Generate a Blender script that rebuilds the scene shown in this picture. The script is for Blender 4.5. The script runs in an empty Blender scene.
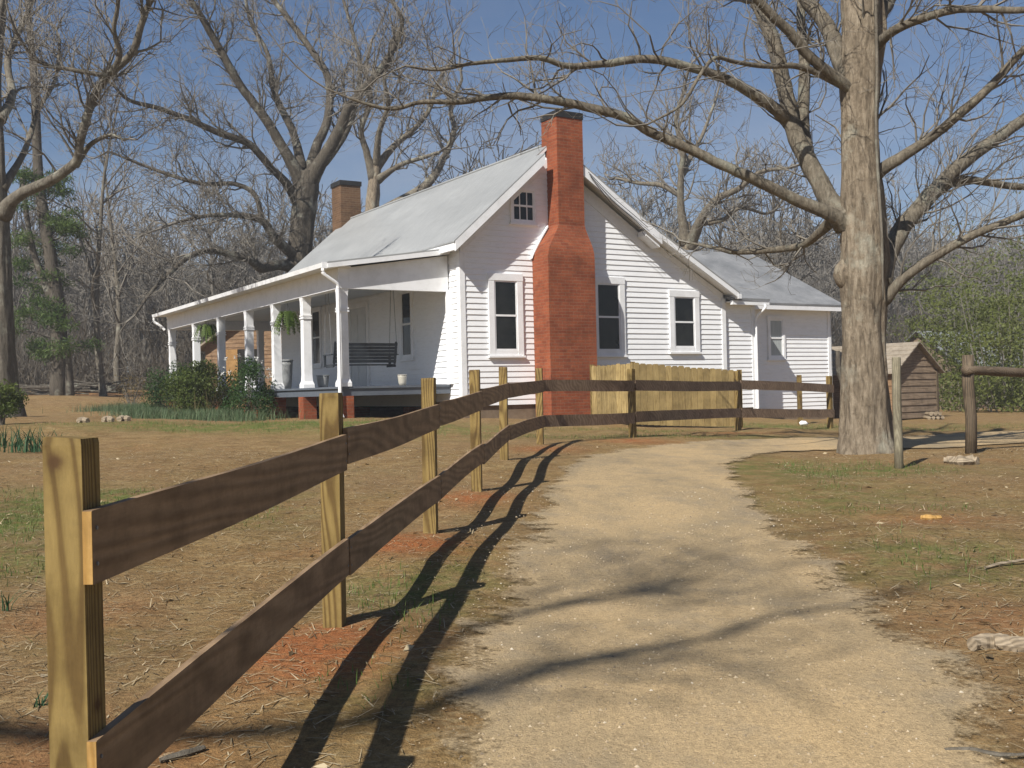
import bpy, math, random
import numpy as np
from math import sin, cos, tan, atan, atan2, radians, sqrt, pi
random.seed(7); rng = np.random.default_rng(11)
scene = bpy.context.scene
col = scene.collection

# ------------------------------------------------------------------ camera
F = 1080.0; RHO = atan(.0232); PIT = 8/1080; EYE = 1.5
FW = np.array((0, cos(PIT), sin(PIT))); UP0 = np.array((0, -sin(PIT), cos(PIT))); RT0 = np.array((1., 0, 0))
RT = cos(RHO)*RT0 - sin(RHO)*UP0; UPV = sin(RHO)*RT0 + cos(RHO)*UP0
def ray(px, py):
    return FW + (px-512)/F*RT - (py-384)/F*UPV
def at(px, py, d):                       # survey helper: a point of the place at distance d ahead
    r = ray(px, py); k = d/r[1]
    return np.array((r[0]*k, d, EYE + r[2]*k))
import mathutils
cam_d = bpy.data.cameras.new('camera'); cam = bpy.data.objects.new('camera', cam_d); col.objects.link(cam)
m = mathutils.Matrix(((RT[0], UPV[0], -FW[0], 0), (RT[1], UPV[1], -FW[1], 0), (RT[2], UPV[2], -FW[2], EYE), (0, 0, 0, 1)))
cam.matrix_world = m
cam_d.sensor_width = 36; cam_d.lens = 36*F/1024; cam_d.clip_end = 3000; cam_d.clip_start = .05
scene.camera = cam

# ------------------------------------------------------------------ terrain
TH = radians(31.5); HU = np.array((cos(TH), sin(TH))); HV = np.array((-sin(TH), cos(TH)))
HC = at(463, 400, 24.0)[:2]
def hw(s, q): return HC + s*HU + q*HV
CP = [(0, 0, 0), (0, -10, -.55), (0, -25, -1.2), (-12, -8, -.1), (12, -8, -.7), (-1.12, 2.75, .18), (1.5, 2.75, .12), (4, 3, .1),
      (-.94, 5.59, .315), (-.65, 8.36, .42), (-.38, 10.8, .53), (-.1, 13.9, .62), (.44, 17, .67), (2.07, 18.8, .66),
      (1, 5.6, .27), (3.5, 5.6, .24), (1.2, 8.4, .37), (3.5, 8.4, .37), (2, 12, .5), (3, 16, .56),
      (4.58, 22, .62), (7, 24, .49), (5.3, 16, .47), (4.8, 13.4, .42), (6.6, 15.6, .46), (8.5, 12, .38), (9, 20, .42), (10, 25, .36),
      (11, 31, .38), (20, 26, .25), (25, 45, 0), (15, 55, .1), (40, 30, -.3), (60, 90, -1), (30, 120, 1), (0, 120, 2), (-40, 120, 3.5),
      (-4, 8, .5), (-8, 8, .62), (-5, 14, .74), (-10, 15, .85), (-9, 22, 1.1), (-13, 25, 1.22), (-20, 24, 1.4), (-18, 40, 1.8),
      (-22, 52, 2.1), (-12, 52, 2.0), (-35, 45, 2.6), (-45, 90, 3.8), (-5, 60, 1.6), (-12, 34, 1.25)]
for s, q, z in [(-.5, 0, .98), (2.5, -.8, .86), (7, 0, .72), (12.6, .8, .54), (-2.6, .5, 1.02), (-3.2, 8, 1.0), (-3.2, 15, 1.05), (3, 17, 1.15),
                (6, 6, .85), (2, 6, .95), (13, 8, .5)]:
    p = hw(s, q); CP.append((p[0], p[1], z))
CP = np.array(CP)
def gz(x, y):
    x = np.asarray(x, float); y = np.asarray(y, float)
    sh = x.shape; x = x.ravel(); y = y.ravel(); num = np.zeros_like(x); den = np.zeros_like(x)
    for a, b, z in CP:
        d2 = (x-a)**2 + (y-b)**2
        soft = .5 + .0025*(a*a+b*b)
        w = 1/(d2+soft)**1.7
        num += w*z; den += w
    return (num/den).reshape(sh)
def gzf(x, y): return float(gz(np.array([x]), np.array([y]))[0])
def gp(px, py):                          # where the line of sight meets the ground
    r = ray(px, py); lo, hi = .5, 200.
    prev = None
    for d in np.concatenate([np.arange(1.5, 30, .05), np.arange(30, 200, .5)]):
        k = d/r[1]; z = EYE + r[2]*k
        if z <= gzf(r[0]*k, d): return np.array((r[0]*k, d, z))
    return np.array((r[0]*k, d, z))

# ------------------------------------------------------------------ mesh builder
class MB:
    def __init__(s): s.v = []; s.n = 0; s.q = []; s.t = []; s.a = []
    def add(s, v, quads=None, tris=None, attr=None):
        v = np.asarray(v, float).reshape(-1, 3)
        if quads is not None and len(quads): s.q.append(np.asarray(quads, np.int64).reshape(-1, 4)+s.n)
        if tris is not None and len(tris): s.t.append(np.asarray(tris, np.int64).reshape(-1, 3)+s.n)
        s.v.append(v); s.n += len(v)
        s.a.append(np.full(len(v), .5) if attr is None else np.broadcast_to(np.asarray(attr, float), (len(v),)))
        return s
    def hexa(s, p, attr=None):           # 8 corners: bottom ring, top ring
        return s.add(p, [(0, 3, 2, 1), (4, 5, 6, 7), (0, 1, 5, 4), (1, 2, 6, 5), (2, 3, 7, 6), (3, 0, 4, 7)], attr=attr)
    def box(s, x0, x1, y0, y1, z0, z1, f=None, attr=None):
        p = [(x0, y0, z0), (x1, y0, z0), (x1, y1, z0), (x0, y1, z0), (x0, y0, z1), (x1, y0, z1), (x1, y1, z1), (x0, y1, z1)]
        if f: p = [f(*c) for c in p]
        return s.hexa(p, attr)
    def prism(s, poly, axis_f, o0, o1):  # polygon (a,b) pushed from o0 to o1 ; axis_f(a,b,o)
        n = len(poly); p = [axis_f(a, b, o0) for a, b in poly]+[axis_f(a, b, o1) for a, b in poly]
        c0 = np.mean(p[:n], 0); c1 = np.mean(p[n:], 0); p += [c0, c1]
        t = [(i, (i+1) % n, 2*n) for i in range(n)]+[(n+(i+1) % n, n+i, 2*n+1) for i in range(n)]
        return s.add(p, [(i, n+i, n+(i+1) % n, (i+1) % n) for i in range(n)], t)
    def tube(s, pts, rad, n=6, cap=True, attr=None, rough=0.):
        pts = np.asarray(pts, float); m_ = len(pts); rad = np.broadcast_to(np.asarray(rad, float), (m_,))
        tg = np.gradient(pts, axis=0); tg /= np.linalg.norm(tg, axis=1)[:, None]+1e-9
        ref = np.array((.0, 0, 1.)) if abs(tg[:, 2]).mean() < .8 else np.array((1., 0, 0))
        e1 = np.cross(tg, ref); e1 /= np.linalg.norm(e1, axis=1)[:, None]+1e-9; e2 = np.cross(tg, e1)
        an = np.linspace(0, 2*pi, n, endpoint=False)
        rr = rad[:, None]*np.ones(n)
        if rough: rr = rr*(1+rough*(rng.random((m_, n))-.5)*2)
        v = pts[:, None]+rr[..., None]*(np.cos(an)[None, :, None]*e1[:, None]+np.sin(an)[None, :, None]*e2[:, None])
        i = np.arange(m_-1)[:, None]*n; j = np.arange(n)[None]; k = (j+1) % n
        q = np.stack([i+j, i+k, i+n+k, i+n+j], -1).reshape(-1, 4)
        v = v.reshape(-1, 3); t = []
        if cap and n > 3:
            v = np.concatenate([v, pts[:1], pts[-1:]]); b = m_*n
            t = [(a, b, (a+1) % n) for a in range(n)]+[((m_-1)*n+a, (m_-1)*n+(a+1) % n, b+1) for a in range(n)]
        return s.add(v, q, t, attr)
    def rot(s, pts, rad, n=16, attr=None):   # lathe: list of (r,z) about a base point
        c = np.asarray(pts, float)
        return s.tube([(c[0], c[1], c[2]+z+1e-5*i) for i, (r, z) in enumerate(rad)], [r for r, z in rad], n, attr=attr)
    def build(s, name, mat, parent=None, smooth=False):
        v = np.concatenate(s.v) if s.v else np.zeros((0, 3))
        q = np.concatenate(s.q) if s.q else np.zeros((0, 4), np.int64); t = np.concatenate(s.t) if s.t else np.zeros((0, 3), np.int64)
        me = bpy.data.meshes.new(name); me.vertices.add(len(v)); me.vertices.foreach_set('co', v.ravel())
        li = np.concatenate([q.ravel(), t.ravel()]); me.loops.add(len(li)); me.loops.foreach_set('vertex_index', li.astype(np.int32))
        ls = np.concatenate([np.arange(len(q))*4, len(q)*4+np.arange(len(t))*3]); me.polygons.add(len(ls))
        me.polygons.foreach_set('loop_start', ls.astype(np.int32))
        at_ = me.attributes.new('tint', 'FLOAT', 'POINT'); at_.data.foreach_set('value', np.concatenate(s.a).astype(np.float32))
        me.update(calc_edges=True); me.validate()
        me.polygons.foreach_set('use_smooth', np.full(len(me.polygons), bool(smooth)))
        o = bpy.data.objects.new(name, me); col.objects.link(o)
        if mat: me.materials.append(mat)
        if parent: o.parent = parent
        return o
def spline(p, k=4):
    p = np.asarray(p, float)
    if len(p) < 3: return np.linspace(p[0], p[-1], k+1)
    e = np.concatenate([[2*p[0]-p[1]], p, [2*p[-1]-p[-2]]]); out = []
    for i in range(1, len(e)-2):
        a, b, c, d = e[i-1:i+3]
        for t in np.linspace(0, 1, k, endpoint=False):
            out.append(.5*(2*b+(c-a)*t+(2*a-5*b+4*c-d)*t*t+(3*b-a-3*c+d)*t**3))
    out.append(p[-1]); return np.array(out)
def tag(o, label=None, cat=None, group=None, kind=None):
    for k, v in (('label', label), ('category', cat), ('group', group), ('kind', kind)):
        if v: o[k] = v
    return o
def thing(name, loc, label, cat, rz=0, group=None):
    o = bpy.data.objects.new(name, None); col.objects.link(o); o.location = tuple(loc); o.rotation_euler = (0, 0, rz); o.empty_display_size = .2
    return tag(o, label, cat, group)

# ------------------------------------------------------------------ materials
class Mat:
    def __init__(s, name, rough=.8, spec=.3):
        s.m = bpy.data.materials.new(name); s.m.use_nodes = True; s.t = s.m.node_tree; s.b = s.t.nodes['Principled BSDF']
        s.b.inputs['Roughness'].default_value = rough; s.b.inputs['Specular IOR Level'].default_value = spec
        s.tc = s.t.nodes.new('ShaderNodeTexCoord')
    def N(s, typ, **kw):
        n = s.t.nodes.new(typ)
        for k, v in kw.items():
            if k[0] == '_': setattr(n, k[1:], v)
        return n
    def L(s, a, b): s.t.links.new(a, b)
    def map(s, scale=(1, 1, 1), rot=(0, 0, 0), src=None):
        n = s.N('ShaderNodeMapping'); n.inputs['Scale'].default_value = scale; n.inputs['Rotation'].default_value = rot
        s.L(src or s.tc.outputs['Object'], n.inputs['Vector']); return n.outputs[0]
    def noise(s, scale, detail=5, rough=.6, vec=None, dist=0):
        n = s.N('ShaderNodeTexNoise'); n.inputs['Scale'].default_value = scale; n.inputs['Detail'].default_value = detail
        n.inputs['Roughness'].default_value = rough; n.inputs['Distortion'].default_value = dist
        s.L(vec or s.tc.outputs['Object'], n.inputs['Vector']); return n.outputs['Fac']
    def ramp(s, fac, stops):
        n = s.N('ShaderNodeValToRGB'); e = n.color_ramp.elements
        while len(e) < len(stops): e.new(.5)
        for i, (p, c) in enumerate(stops):
            e[i].position = p; e[i].color = (*c, 1) if not isinstance(c, (int, float)) else (c, c, c, 1)
        s.L(fac, n.inputs[0]); return n.outputs[0]
    def mix(s, fac, a, b, blend='MIX'):
        n = s.N('ShaderNodeMix', _data_type='RGBA', _blend_type=blend)
        for sock, v in ((n.inputs[0], fac), (n.inputs[6], a), (n.inputs[7], b)):
            if hasattr(v, 'is_linked'): s.L(v, sock)
            elif isinstance(v, (int, float)): sock.default_value = v
            else: sock.default_value = (*v, 1)
        return n.outputs[2]
    def math(s, op, a, b=0.):
        n = s.N('ShaderNodeMath', _operation=op)
        for sock, v in ((n.inputs[0], a), (n.inputs[1], b)):
            if hasattr(v, 'is_linked'): s.L(v, sock)
            else: sock.default_value = v
        return n.outputs[0]
    def attr(s, name='tint'):
        n = s.N('ShaderNodeAttribute'); n.attribute_name = name; return n.outputs['Fac']
    def color(s, c):
        if hasattr(c, 'is_linked'): s.L(c, s.b.inputs['Base Color'])
        else: s.b.inputs['Base Color'].default_value = (*c, 1)
        return s
    def bump(s, h, strength=.4, dist=.02):
        n = s.N('ShaderNodeBump'); n.inputs['Strength'].default_value = strength; n.inputs['Distance'].default_value = dist
        s.L(h, n.inputs['Height']); s.L(n.outputs[0], s.b.inputs['Normal']); return s
M = {}
def simple(name, c1, c2, scale=6, rough=.8, bump=.2, bd=.01, spec=.3, vec=(1, 1, 1)):
    a = Mat(name, rough, spec); v = a.map(vec); f = a.noise(scale, 6, .65, v)
    a.color(a.ramp(f, [(.3, c1), (.7, c2)]))
    if bump: a.bump(a.noise(scale*4, 5, .7, v), bump, bd)
    M[name] = a.m; return a
# painted siding: white with faint dirt and weathering
a = Mat('white_paint', .55, .3)
f = a.ramp(a.noise(1.3, 6, .7), [(.35, (.82, .825, .83)), (.62, (.86, .86, .86))])
f2 = a.ramp(a.noise(9, 5, .7, a.map((.5, .5, 3))), [(.30, (.80, .79, .77)), (.5, (1, 1, 1))])
a.color(a.mix(.5, f, f2, 'MULTIPLY')); a.bump(a.noise(30, 4, .6, a.map((.3, .3, 2))), .12, .004); M['white'] = a.m
a = Mat('white_trim', .5, .35)
a.color(a.ramp(a.noise(3, 6, .7), [(.3, (.72, .72, .71)), (.55, (.83, .83, .83))])); a.bump(a.noise(40, 3), .06, .003); M['trim'] = a.m
# sheet-metal roof
a = Mat('roof_metal', .42, .5); a.b.inputs['Metallic'].default_value = .0
n1 = a.ramp(a.noise(.7, 6, .7, a.map((1, .35, 1))), [(.3, (.27, .275, .27)), (.7, (.38, .385, .375))])
n2 = a.ramp(a.noise(5, 6, .75, a.map((.4, 2.5, .4))), [(.35, (.72, .72, .73)), (.6, (1, 1, 1))])
a.color(a.mix(.6, n1, n2, 'MULTIPLY'))
wv = a.N('ShaderNodeTexWave', _wave_type='BANDS', _bands_direction='Y'); wv.inputs['Scale'].default_value = 1.6; wv.inputs['Distortion'].default_value = 0
a.L(a.tc.outputs['Object'], wv.inputs['Vector']); a.bump(a.ramp(wv.outputs['Fac'], [(.90, 0.), (.97, 1.)]), .5, .02); M['roof'] = a.m
a = Mat('roof_shingle', .75, .3)
n1 = a.ramp(a.noise(.9, 6, .7), [(.3, (.145, .15, .155)), (.7, (.29, .29, .29))])
a.color(a.mix(.5, n1, a.ramp(a.noise(14, 4, .7), [(.3, (.75, .75, .75)), (.6, (1, 1, 1))]), 'MULTIPLY')); a.bump(a.noise(25, 4), .3, .01); M['shingle'] = a.m
def brick(name, c1, c2, mort, sc=1.):
    a = Mat(name, .85, .2); sx = a.N('ShaderNodeSeparateXYZ'); a.L(a.tc.outputs['Object'], sx.inputs[0])
    cx = a.N('ShaderNodeCombineXYZ'); a.L(a.math('ADD', sx.outputs[0], sx.outputs[1]), cx.inputs[0]); a.L(sx.outputs[2], cx.inputs[1])
    b = a.N('ShaderNodeTexBrick'); b.inputs['Scale'].default_value = 1
    b.inputs['Brick Width'].default_value = .21*sc; b.inputs['Row Height'].default_value = .072*sc; b.inputs['Mortar Size'].default_value = .006*sc
    b.inputs['Mortar Smooth'].default_value = .3; b.inputs['Bias'].default_value = -.1
    b.inputs['Color1'].default_value = (*c1, 1); b.inputs['Color2'].default_value = (*c2, 1); b.inputs['Mortar'].default_value = (*mort, 1)
    a.L(cx.outputs[0], b.inputs['Vector'])
    st = a.ramp(a.noise(1.6, 6, .7), [(.28, (.45, .40, .38)), (.6, (1.1, 1.04, 1.0))])
    sp = a.ramp(a.noise(22, 5, .7), [(.3, (.7, .68, .66)), (.6, (1, 1, 1))])
    cc = a.mix(.8, b.outputs['Color'], st, 'MULTIPLY'); a.color(a.mix(.7, cc, sp, 'MULTIPLY'))
    h = a.math('SUBTRACT', a.math('MULTIPLY', a.noise(40, 4), .4), b.outputs['Fac']); a.bump(h, .7, .012); M[name] = a.m
brick('brick_red', (.32, .095, .042), (.235, .065, .032), (.27, .14, .085))
brick('brick_brown', (.17, .10, .055), (.12, .07, .04), (.2, .15, .1))
simple('black_cap', (.012, .012, .013), (.03, .03, .03), 8, .7)
simple('porch_floor', (.085, .10, .125), (.13, .145, .165), 7, .5, vec=(.4, 6, 1))
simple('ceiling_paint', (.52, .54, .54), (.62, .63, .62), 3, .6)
simple('foundation', (.14, .10, .065), (.25, .19, .13), 4, .9, .4)
simple('swing_paint', (.018, .023, .030), (.04, .047, .055), 10, .5)
simple('chain_metal', (.10, .10, .10), (.2, .2, .2), 20, .4, spec=.5)
simple('grey_tin', (.22, .23, .23), (.34, .34, .33), 6, .45, spec=.5)
simple('cream_glaze', (.42, .39, .32), (.52, .48, .40), 6, .35, spec=.5)
simple('door_paint', (.56, .57, .57), (.66, .67, .66), 4, .5)
simple('cable_rubber', (.02, .02, .022), (.04, .04, .04), 10, .5)
a = Mat('glass_dark', .05, .32); a.color(a.ramp(a.noise(1.2, 3), [(.35, (.006, .007, .007)), (.65, (.022, .022, .02))])); a.bump(a.noise(2.2, 2), .05, .01); M['glass'] = a.m
simple('curtain', (.30, .33, .33), (.42, .44, .43), 5, .3, .05, spec=.5, vec=(6, 6, .5))
def wood(name, c1, c2, c3, axis='z', ring=5., rough=.75, knots=True):
    a = Mat(name, rough, .25); sc = {'x': (.25, 3, 3), 'y': (3, .25, 3), 'z': (3, 3, .42)}[axis]
    inf = a.N('ShaderNodeObjectInfo'); off = a.N('ShaderNodeVectorMath', _operation='ADD'); ml = a.N('ShaderNodeVectorMath', _operation='SCALE')
    cb = a.N('ShaderNodeCombineXYZ'); [a.L(inf.outputs['Random'], cb.inputs[i]) for i in range(3)]
    a.L(cb.outputs[0], ml.inputs[0]); ml.inputs['Scale'].default_value = 37.; a.L(a.tc.outputs['Object'], off.inputs[0]); a.L(ml.outputs[0], off.inputs[1])
    v = a.map(sc, src=off.outputs[0])
    wn = a.N('ShaderNodeTexNoise'); wn.inputs['Scale'].default_value = 1.7; wn.inputs['Detail'].default_value = 1; a.L(v, wn.inputs['Vector'])
    wm = a.N('ShaderNodeVectorMath', _operation='MULTIPLY_ADD'); a.L(wn.outputs['Color'], wm.inputs[0]); wm.inputs[1].default_value = (.75, .75, .75); a.L(v, wm.inputs[2]); v0 = v; v = wm.outputs[0]
    w = a.N('ShaderNodeTexWave', _wave_type='RINGS', _rings_direction='SPHERICAL'); w.inputs['Scale'].default_value = ring; w.inputs['Distortion'].default_value = .8; w.inputs['Detail'].default_value = 2
    w.inputs['Detail Scale'].default_value = 1.2
    a.L(v, w.inputs['Vector'])
    base = a.ramp(w.outputs['Fac'], [(.10, c2), (.55, c3), (.93, c1)])
    fine = a.ramp(a.noise(20, 5, .7, v0), [(.3, (.72, .7, .66)), (.65, (1, 1, 1))])
    blot = a.ramp(a.noise(3.5, 7, .72, off.outputs[0]), [(.32, (.55, .52, .49)), (.58, (1.05, 1.04, 1.03))])
    cc = a.mix(.7, base, fine, 'MULTIPLY'); cc = a.mix(.8, cc, blot, 'MULTIPLY')
    if name == 'treated_pine':
        for kx, ky, kz in KNOTS:
            vs1 = a.N('ShaderNodeVectorMath', _operation='SUBTRACT'); a.L(a.tc.outputs['Object'], vs1.inputs[0]); vs1.inputs[1].default_value = (kx, ky, kz)
            vl = a.N('ShaderNodeVectorMath', _operation='LENGTH'); a.L(vs1.outputs[0], vl.inputs[0])
            dk = a.math('ADD', vl.outputs['Value'], a.math('MULTIPLY', a.noise(60, 2, .5), .012))
            cc = a.mix(a.ramp(dk, [(.017, .95), (.024, .55), (.034, .15), (.045, 0.)]), cc, (.075, .038, .014))
    t = a.ramp(a.attr(), [(0, (.72, .72, .72)), (1, (1.15, 1.15, 1.15))]); cc = a.mix(1., cc, t, 'MULTIPLY')
    a.color(cc); a.bump(a.math('ADD', a.noise(24, 5, .7, v), w.outputs['Fac']), .25, .004); M[name] = a.m; return a
KNOTS = [(-.022, -.05, 1.17), (.05, .0, .55), (.31, 2.79, 1.05), (.55, 5.56, 1.0), (.78, 7.95, 1.2)]
wood('treated_pine', (.14, .088, .028), (.27, .19, .066), (.235, .163, .054))
wood('treated_picket', (.28, .20, .08), (.37, .275, .12), (.32, .235, .10))
wood('rail_board', (.235, .155, .088), (.32, .218, .128), (.275, .185, .106), 'y', 2.)
wood('rail_board_x', (.19, .13, .085), (.27, .19, .13), (.23, .16, .107), 'x', 2.)
wood('weathered', (.085, .065, .045), (.17, .13, .085), (.12, .09, .06))
wood('weathered_x', (.10, .075, .05), (.19, .145, .10), (.14, .105, .07), 'x')
wood('fresh_cut', (.42, .24, .07), (.5, .30, .1), (.45, .27, .08))
wood('shed_board', (.21, .125, .068), (.33, .215, .125), (.27, .165, .09), 'x', 3.)
wood('shed_board_dark', (.21, .155, .105), (.31, .235, .165), (.26, .195, .135), 'y', 3.)
wood('orange_door', (.34, .19, .07), (.44, .26, .10), (.38, .22, .08))
wood('grey_post', (.21, .185, .13), (.30, .27, .19), (.25, .22, .15))
wood('bleached_log', (.25, .20, .14), (.42, .34, .24), (.33, .27, .19), 'x', 3.)
simple('shake_roof', (.20, .165, .125), (.33, .28, .215), 8, .9, .5, .02)
simple('tin_pale', (.15, .165, .16), (.24, .25, .24), 3, .6)
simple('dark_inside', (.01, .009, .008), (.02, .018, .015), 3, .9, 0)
def bark(name, c1, c2, c3, sc=1., bs=.8, lich=(.42, .42, .34)):
    a = Mat(name, .9, .15); v = a.map((7*sc, 7*sc, 1.6*sc)); f = a.noise(2.2, 8, .72, v, .4)
    cc = a.ramp(f, [(.28, c1), (.5, c2), (.72, c3)])
    ln = a.ramp(a.noise(1.7*sc, 6, .65), [(.54, 0.), (.66, 1.)]); cc = a.mix(a.math('MULTIPLY', ln, .45), cc, lich)
    a.color(cc); a.bump(a.math('ADD', f, a.math('MULTIPLY', a.noise(9*sc, 6, .7), .5)), bs, .05); M[name] = a.m
bark('bark_pale', (.055, .042, .03), (.22, .175, .122), (.37, .31, .23), 1., 1.)
bark('bark_limb', (.05, .042, .032), (.15, .127, .094), (.26, .225, .17), .9, .9, (.33, .34, .27))
bark('bark_dark', (.045, .038, .030), (.085, .072, .056), (.14, .12, .095), 1.)
bark('bark_grey', (.07, .06, .046), (.14, .122, .095), (.22, .195, .155), .7)
simple('twig_brown', (.12, .108, .088), (.205, .182, .15), 3, .9, 0)
simple('twig_far', (.12, .108, .092), (.185, .168, .142), .5, .95, 0)
def leaf(name, c1, c2, c3, trans=.35):
    a = Mat(name, .6, .25); cc = a.ramp(a.attr(), [(0, c1), (.5, c2), (1, c3)]); a.color(cc)
    tr = a.N('ShaderNodeBsdfTranslucent'); a.L(cc, tr.inputs['Color']); ms = a.N('ShaderNodeMixShader'); ms.inputs[0].default_value = trans
    out = a.t.nodes['Material Output']; a.L(a.b.outputs[0], ms.inputs[1]); a.L(tr.outputs[0], ms.inputs[2]); a.L(ms.outputs[0], out.inputs['Surface']); M[name] = a.m
leaf('leaf_shrub', (.018, .045, .012), (.04, .085, .02), (.07, .12, .035))
leaf('leaf_olive', (.045, .07, .012), (.085, .115, .022), (.13, .15, .04))
leaf('leaf_fern', (.05, .09, .012), (.085, .135, .02), (.13, .19, .04))
leaf('leaf_spring', (.065, .08, .018), (.115, .135, .03), (.18, .19, .07))
leaf('leaf_pine', (.025, .055, .014), (.075, .12, .025), (.14, .185, .05))
leaf('leaf_tan', (.10, .075, .03), (.16, .12, .05), (.22, .17, .08))
leaf('brush', (.045, .036, .026), (.095, .077, .055), (.15, .125, .09))
leaf('grass_blade', (.06, .11, .02), (.11, .175, .035), (.20, .21, .08))
leaf('grass_blue', (.05, .095, .04), (.10, .15, .07), (.18, .215, .12))
leaf('iris_blade', (.02, .06, .025), (.04, .10, .045), (.07, .14, .06))
leaf('straw', (.09, .06, .03), (.30, .225, .12), (.55, .45, .29), .15)
leaf('petal_white', (.6, .6, .55), (.75, .75, .72), (.85, .85, .82))
a = Mat('gravel', .9, .2); a.color(a.ramp(a.attr(), [(0, (.16, .125, .085)), (.6, (.36, .28, .18)), (.93, (.42, .34, .23)), (1, (.5, .45, .36))])); M['gravel'] = a.m

# ------------------------------------------------------------------ ground
def smooth(e0, e1, x): t = np.clip((x-e0)/(e1-e0), 0, 1); return t*t*(3-2*t)
def vnoise(x, y, sc, seed=0):
    x = x*sc; y = y*sc; xi = np.floor(x).astype(int); yi = np.floor(y).astype(int); fx = x-xi; fy = y-yi
    fx = fx*fx*(3-2*fx); fy = fy*fy*(3-2*fy)
    def h(i, j): n = (i*374761393+j*668265263+seed*974711) & 0x7fffffff; n = ((n ^ (n >> 13))*1274126177) & 0x7fffffff; return ((n ^ (n >> 16)) % 10007)/10007.
    return (h(xi, yi)*(1-fx)+h(xi+1, yi)*fx)*(1-fy)+(h(xi, yi+1)*(1-fx)+h(xi+1, yi+1)*fx)*fy
def axis(lo, hi, a, b, st, gr):
    m_ = list(np.arange(a, b+1e-6, st)); s_ = st
    x = m_[-1]
    while x < hi: s_ *= gr; x += s_; m_.append(x)
    s_ = st; x = m_[0]
    while x > lo: s_ *= gr; x -= s_; m_.insert(0, x)
    return np.array(m_)
xs = axis(-400, 400, -9, 10, .14, 1.09); ys = axis(-60, 420, 1.5, 27, .14, 1.09)
xs = np.clip(xs, -420, 420); ys = np.clip(ys, -70, 440)
GX, GY = np.meshgrid(xs, ys); GZ = gz(GX, GY)
rough_z = (vnoise(GX, GY, 1.1, 1)-.5)*.05+(vnoise(GX, GY, 3.3, 2)-.5)*.025
far = smooth(120, 400, np.hypot(GX, GY)); GZ = GZ*(1-far)+far*1.5
# the drive: left and right edge points found on the ground
LE = [(430, 860), (455, 768), (480, 690), (503, 620), (520, 560), (545, 505), (570, 468), (606, 453), (680, 444), (780, 438.5), (860, 437), (960, 433), (1060, 428)]
RE = [(1060, 860), (1000, 768), (955, 695), (905, 640), (850, 592), (795, 543), (745, 493), (728, 468), (752, 456), (800, 451), (860, 449.5), (960, 447), (1060, 441)]
le = spline([gp(*p) for p in LE], 10); re_ = spline([gp(*p) for p in RE], 10)
out_ = (re_-le)/np.linalg.norm(re_-le, axis=1)[:, None]*np.linspace(.27, .16, len(le))[:, None]; le = le-out_; re_ = re_+out_
back = np.array((0, -1., 0))
le = np.concatenate([[le[0]+(-.1, -14, 0), le[0]+(-.05, -6, 0)], le]); re_ = np.concatenate([[re_[0]+(.3, -14, 0), re_[0]+(.1, -6, 0)], re_])
NA = 25
tt = np.linspace(0, 1, NA); dv = le[:, None]*(1-tt)[None, :, None]+re_[:, None]*tt[None, :, None]
wid = np.linalg.norm(re_-le, axis=1)
jit = (vnoise(dv[..., 0], dv[..., 1], 1.2, 5)-.5)
dv[..., 2] = gz(dv[..., 0], dv[..., 1])
edge = np.minimum(tt, 1-tt)[None]*wid[:, None]
# sink ground under the drive a touch so the sheet lies on top
def drive_dist(x, y):
    c = (le+re_)/2; best = np.full(x.shape, 1e9)
    for i in range(len(c)):
        d = np.hypot(x-c[i, 0], y-c[i, 1])-wid[i]/2*.95
        best = np.minimum(best, d)
    return best
near = (GY > -12) & (GY < 32) & (abs(GX) < 16)
dd = np.full(GX.shape, 9.); dd[near] = drive_dist(GX[near], GY[near])
GZ += rough_z*smooth(-.1, .6, dd) - .012*smooth(.35, -.1, dd)
nx, ny = len(xs), len(ys)
gi = (np.arange(ny-1)[:, None]*nx+np.arange(nx-1)[None]).ravel()
def blob(x, y, c, r): return np.exp(-(((x-c[0])/r[0])**2+((y-c[1])/r[1])**2))
green = np.zeros(GX.shape); clay = np.zeros(GX.shape)
for (px, py, rx, ry, s_) in [(45, 520, 1.0, 1.1, 1.5), (130, 500, 1.2, .8, 1.3), (30, 560, .5, .6, .9), (250, 520, .5, .8, .5), (240, 428, 3.5, 1.0, 1.2), (290, 424, 2.5, .9, 1.0), (680, 436, 3.5, .7, .8), (790, 428, 2.5, 1.2, 1.1), (650, 431, 2, .6, .6),
                             (780, 470, 1.0, 1.6, .8), (850, 500, 1.2, 1.2, .65), (935, 560, .7, .9, .8), (880, 470, 1.4, .8, .7), (430, 600, .35, .9, .5), (390, 680, .3, .4, .5), (470, 560, .35, 1.2, .4), (110, 640, .5, .3, .35), (385, 585, .3, .4, .5), (950, 428, 2.5, 1.5, .5), (480, 430, 1.5, 1., .4)]:
    c = gp(px, py); green += s_*blob(GX, GY, c, (rx, ry))
for (px, py, rx, ry, s_) in [(320, 640, .42, .38, 1.2), (410, 545, .45, .5, 1.2), (470, 497, .4, .5, 1.0), (545, 449, .5, .6, .8), (635, 441, .6, .5, .8), (740, 433, .6, .5, .7), (300, 670, .35, .3, .8), (70, 620, .4, .5, .35), (90, 760, .5, .3, .5), (930, 520, .5, .5, .5), (1010, 620, .6, .6, .35), (120, 395, 5, 3, .45), (803, 418, .4, .3, .8)]:
    c = gp(px, py); clay += s_*blob(GX, GY, c, (rx, ry))
mb = MB(); mb.add(np.stack([GX, GY, GZ], -1).reshape(-1, 3), np.stack([gi, gi+1, gi+nx+1, gi+nx], -1))
a = Mat('dirt_ground', .95, .1); ob = a.tc.outputs['Object']
n_big = a.noise(.55, 6, .65); n_mid = a.noise(2.6, 7, .7); n_fine = a.noise(26, 6, .75); n_vf = a.noise(110, 3, .7)
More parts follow.
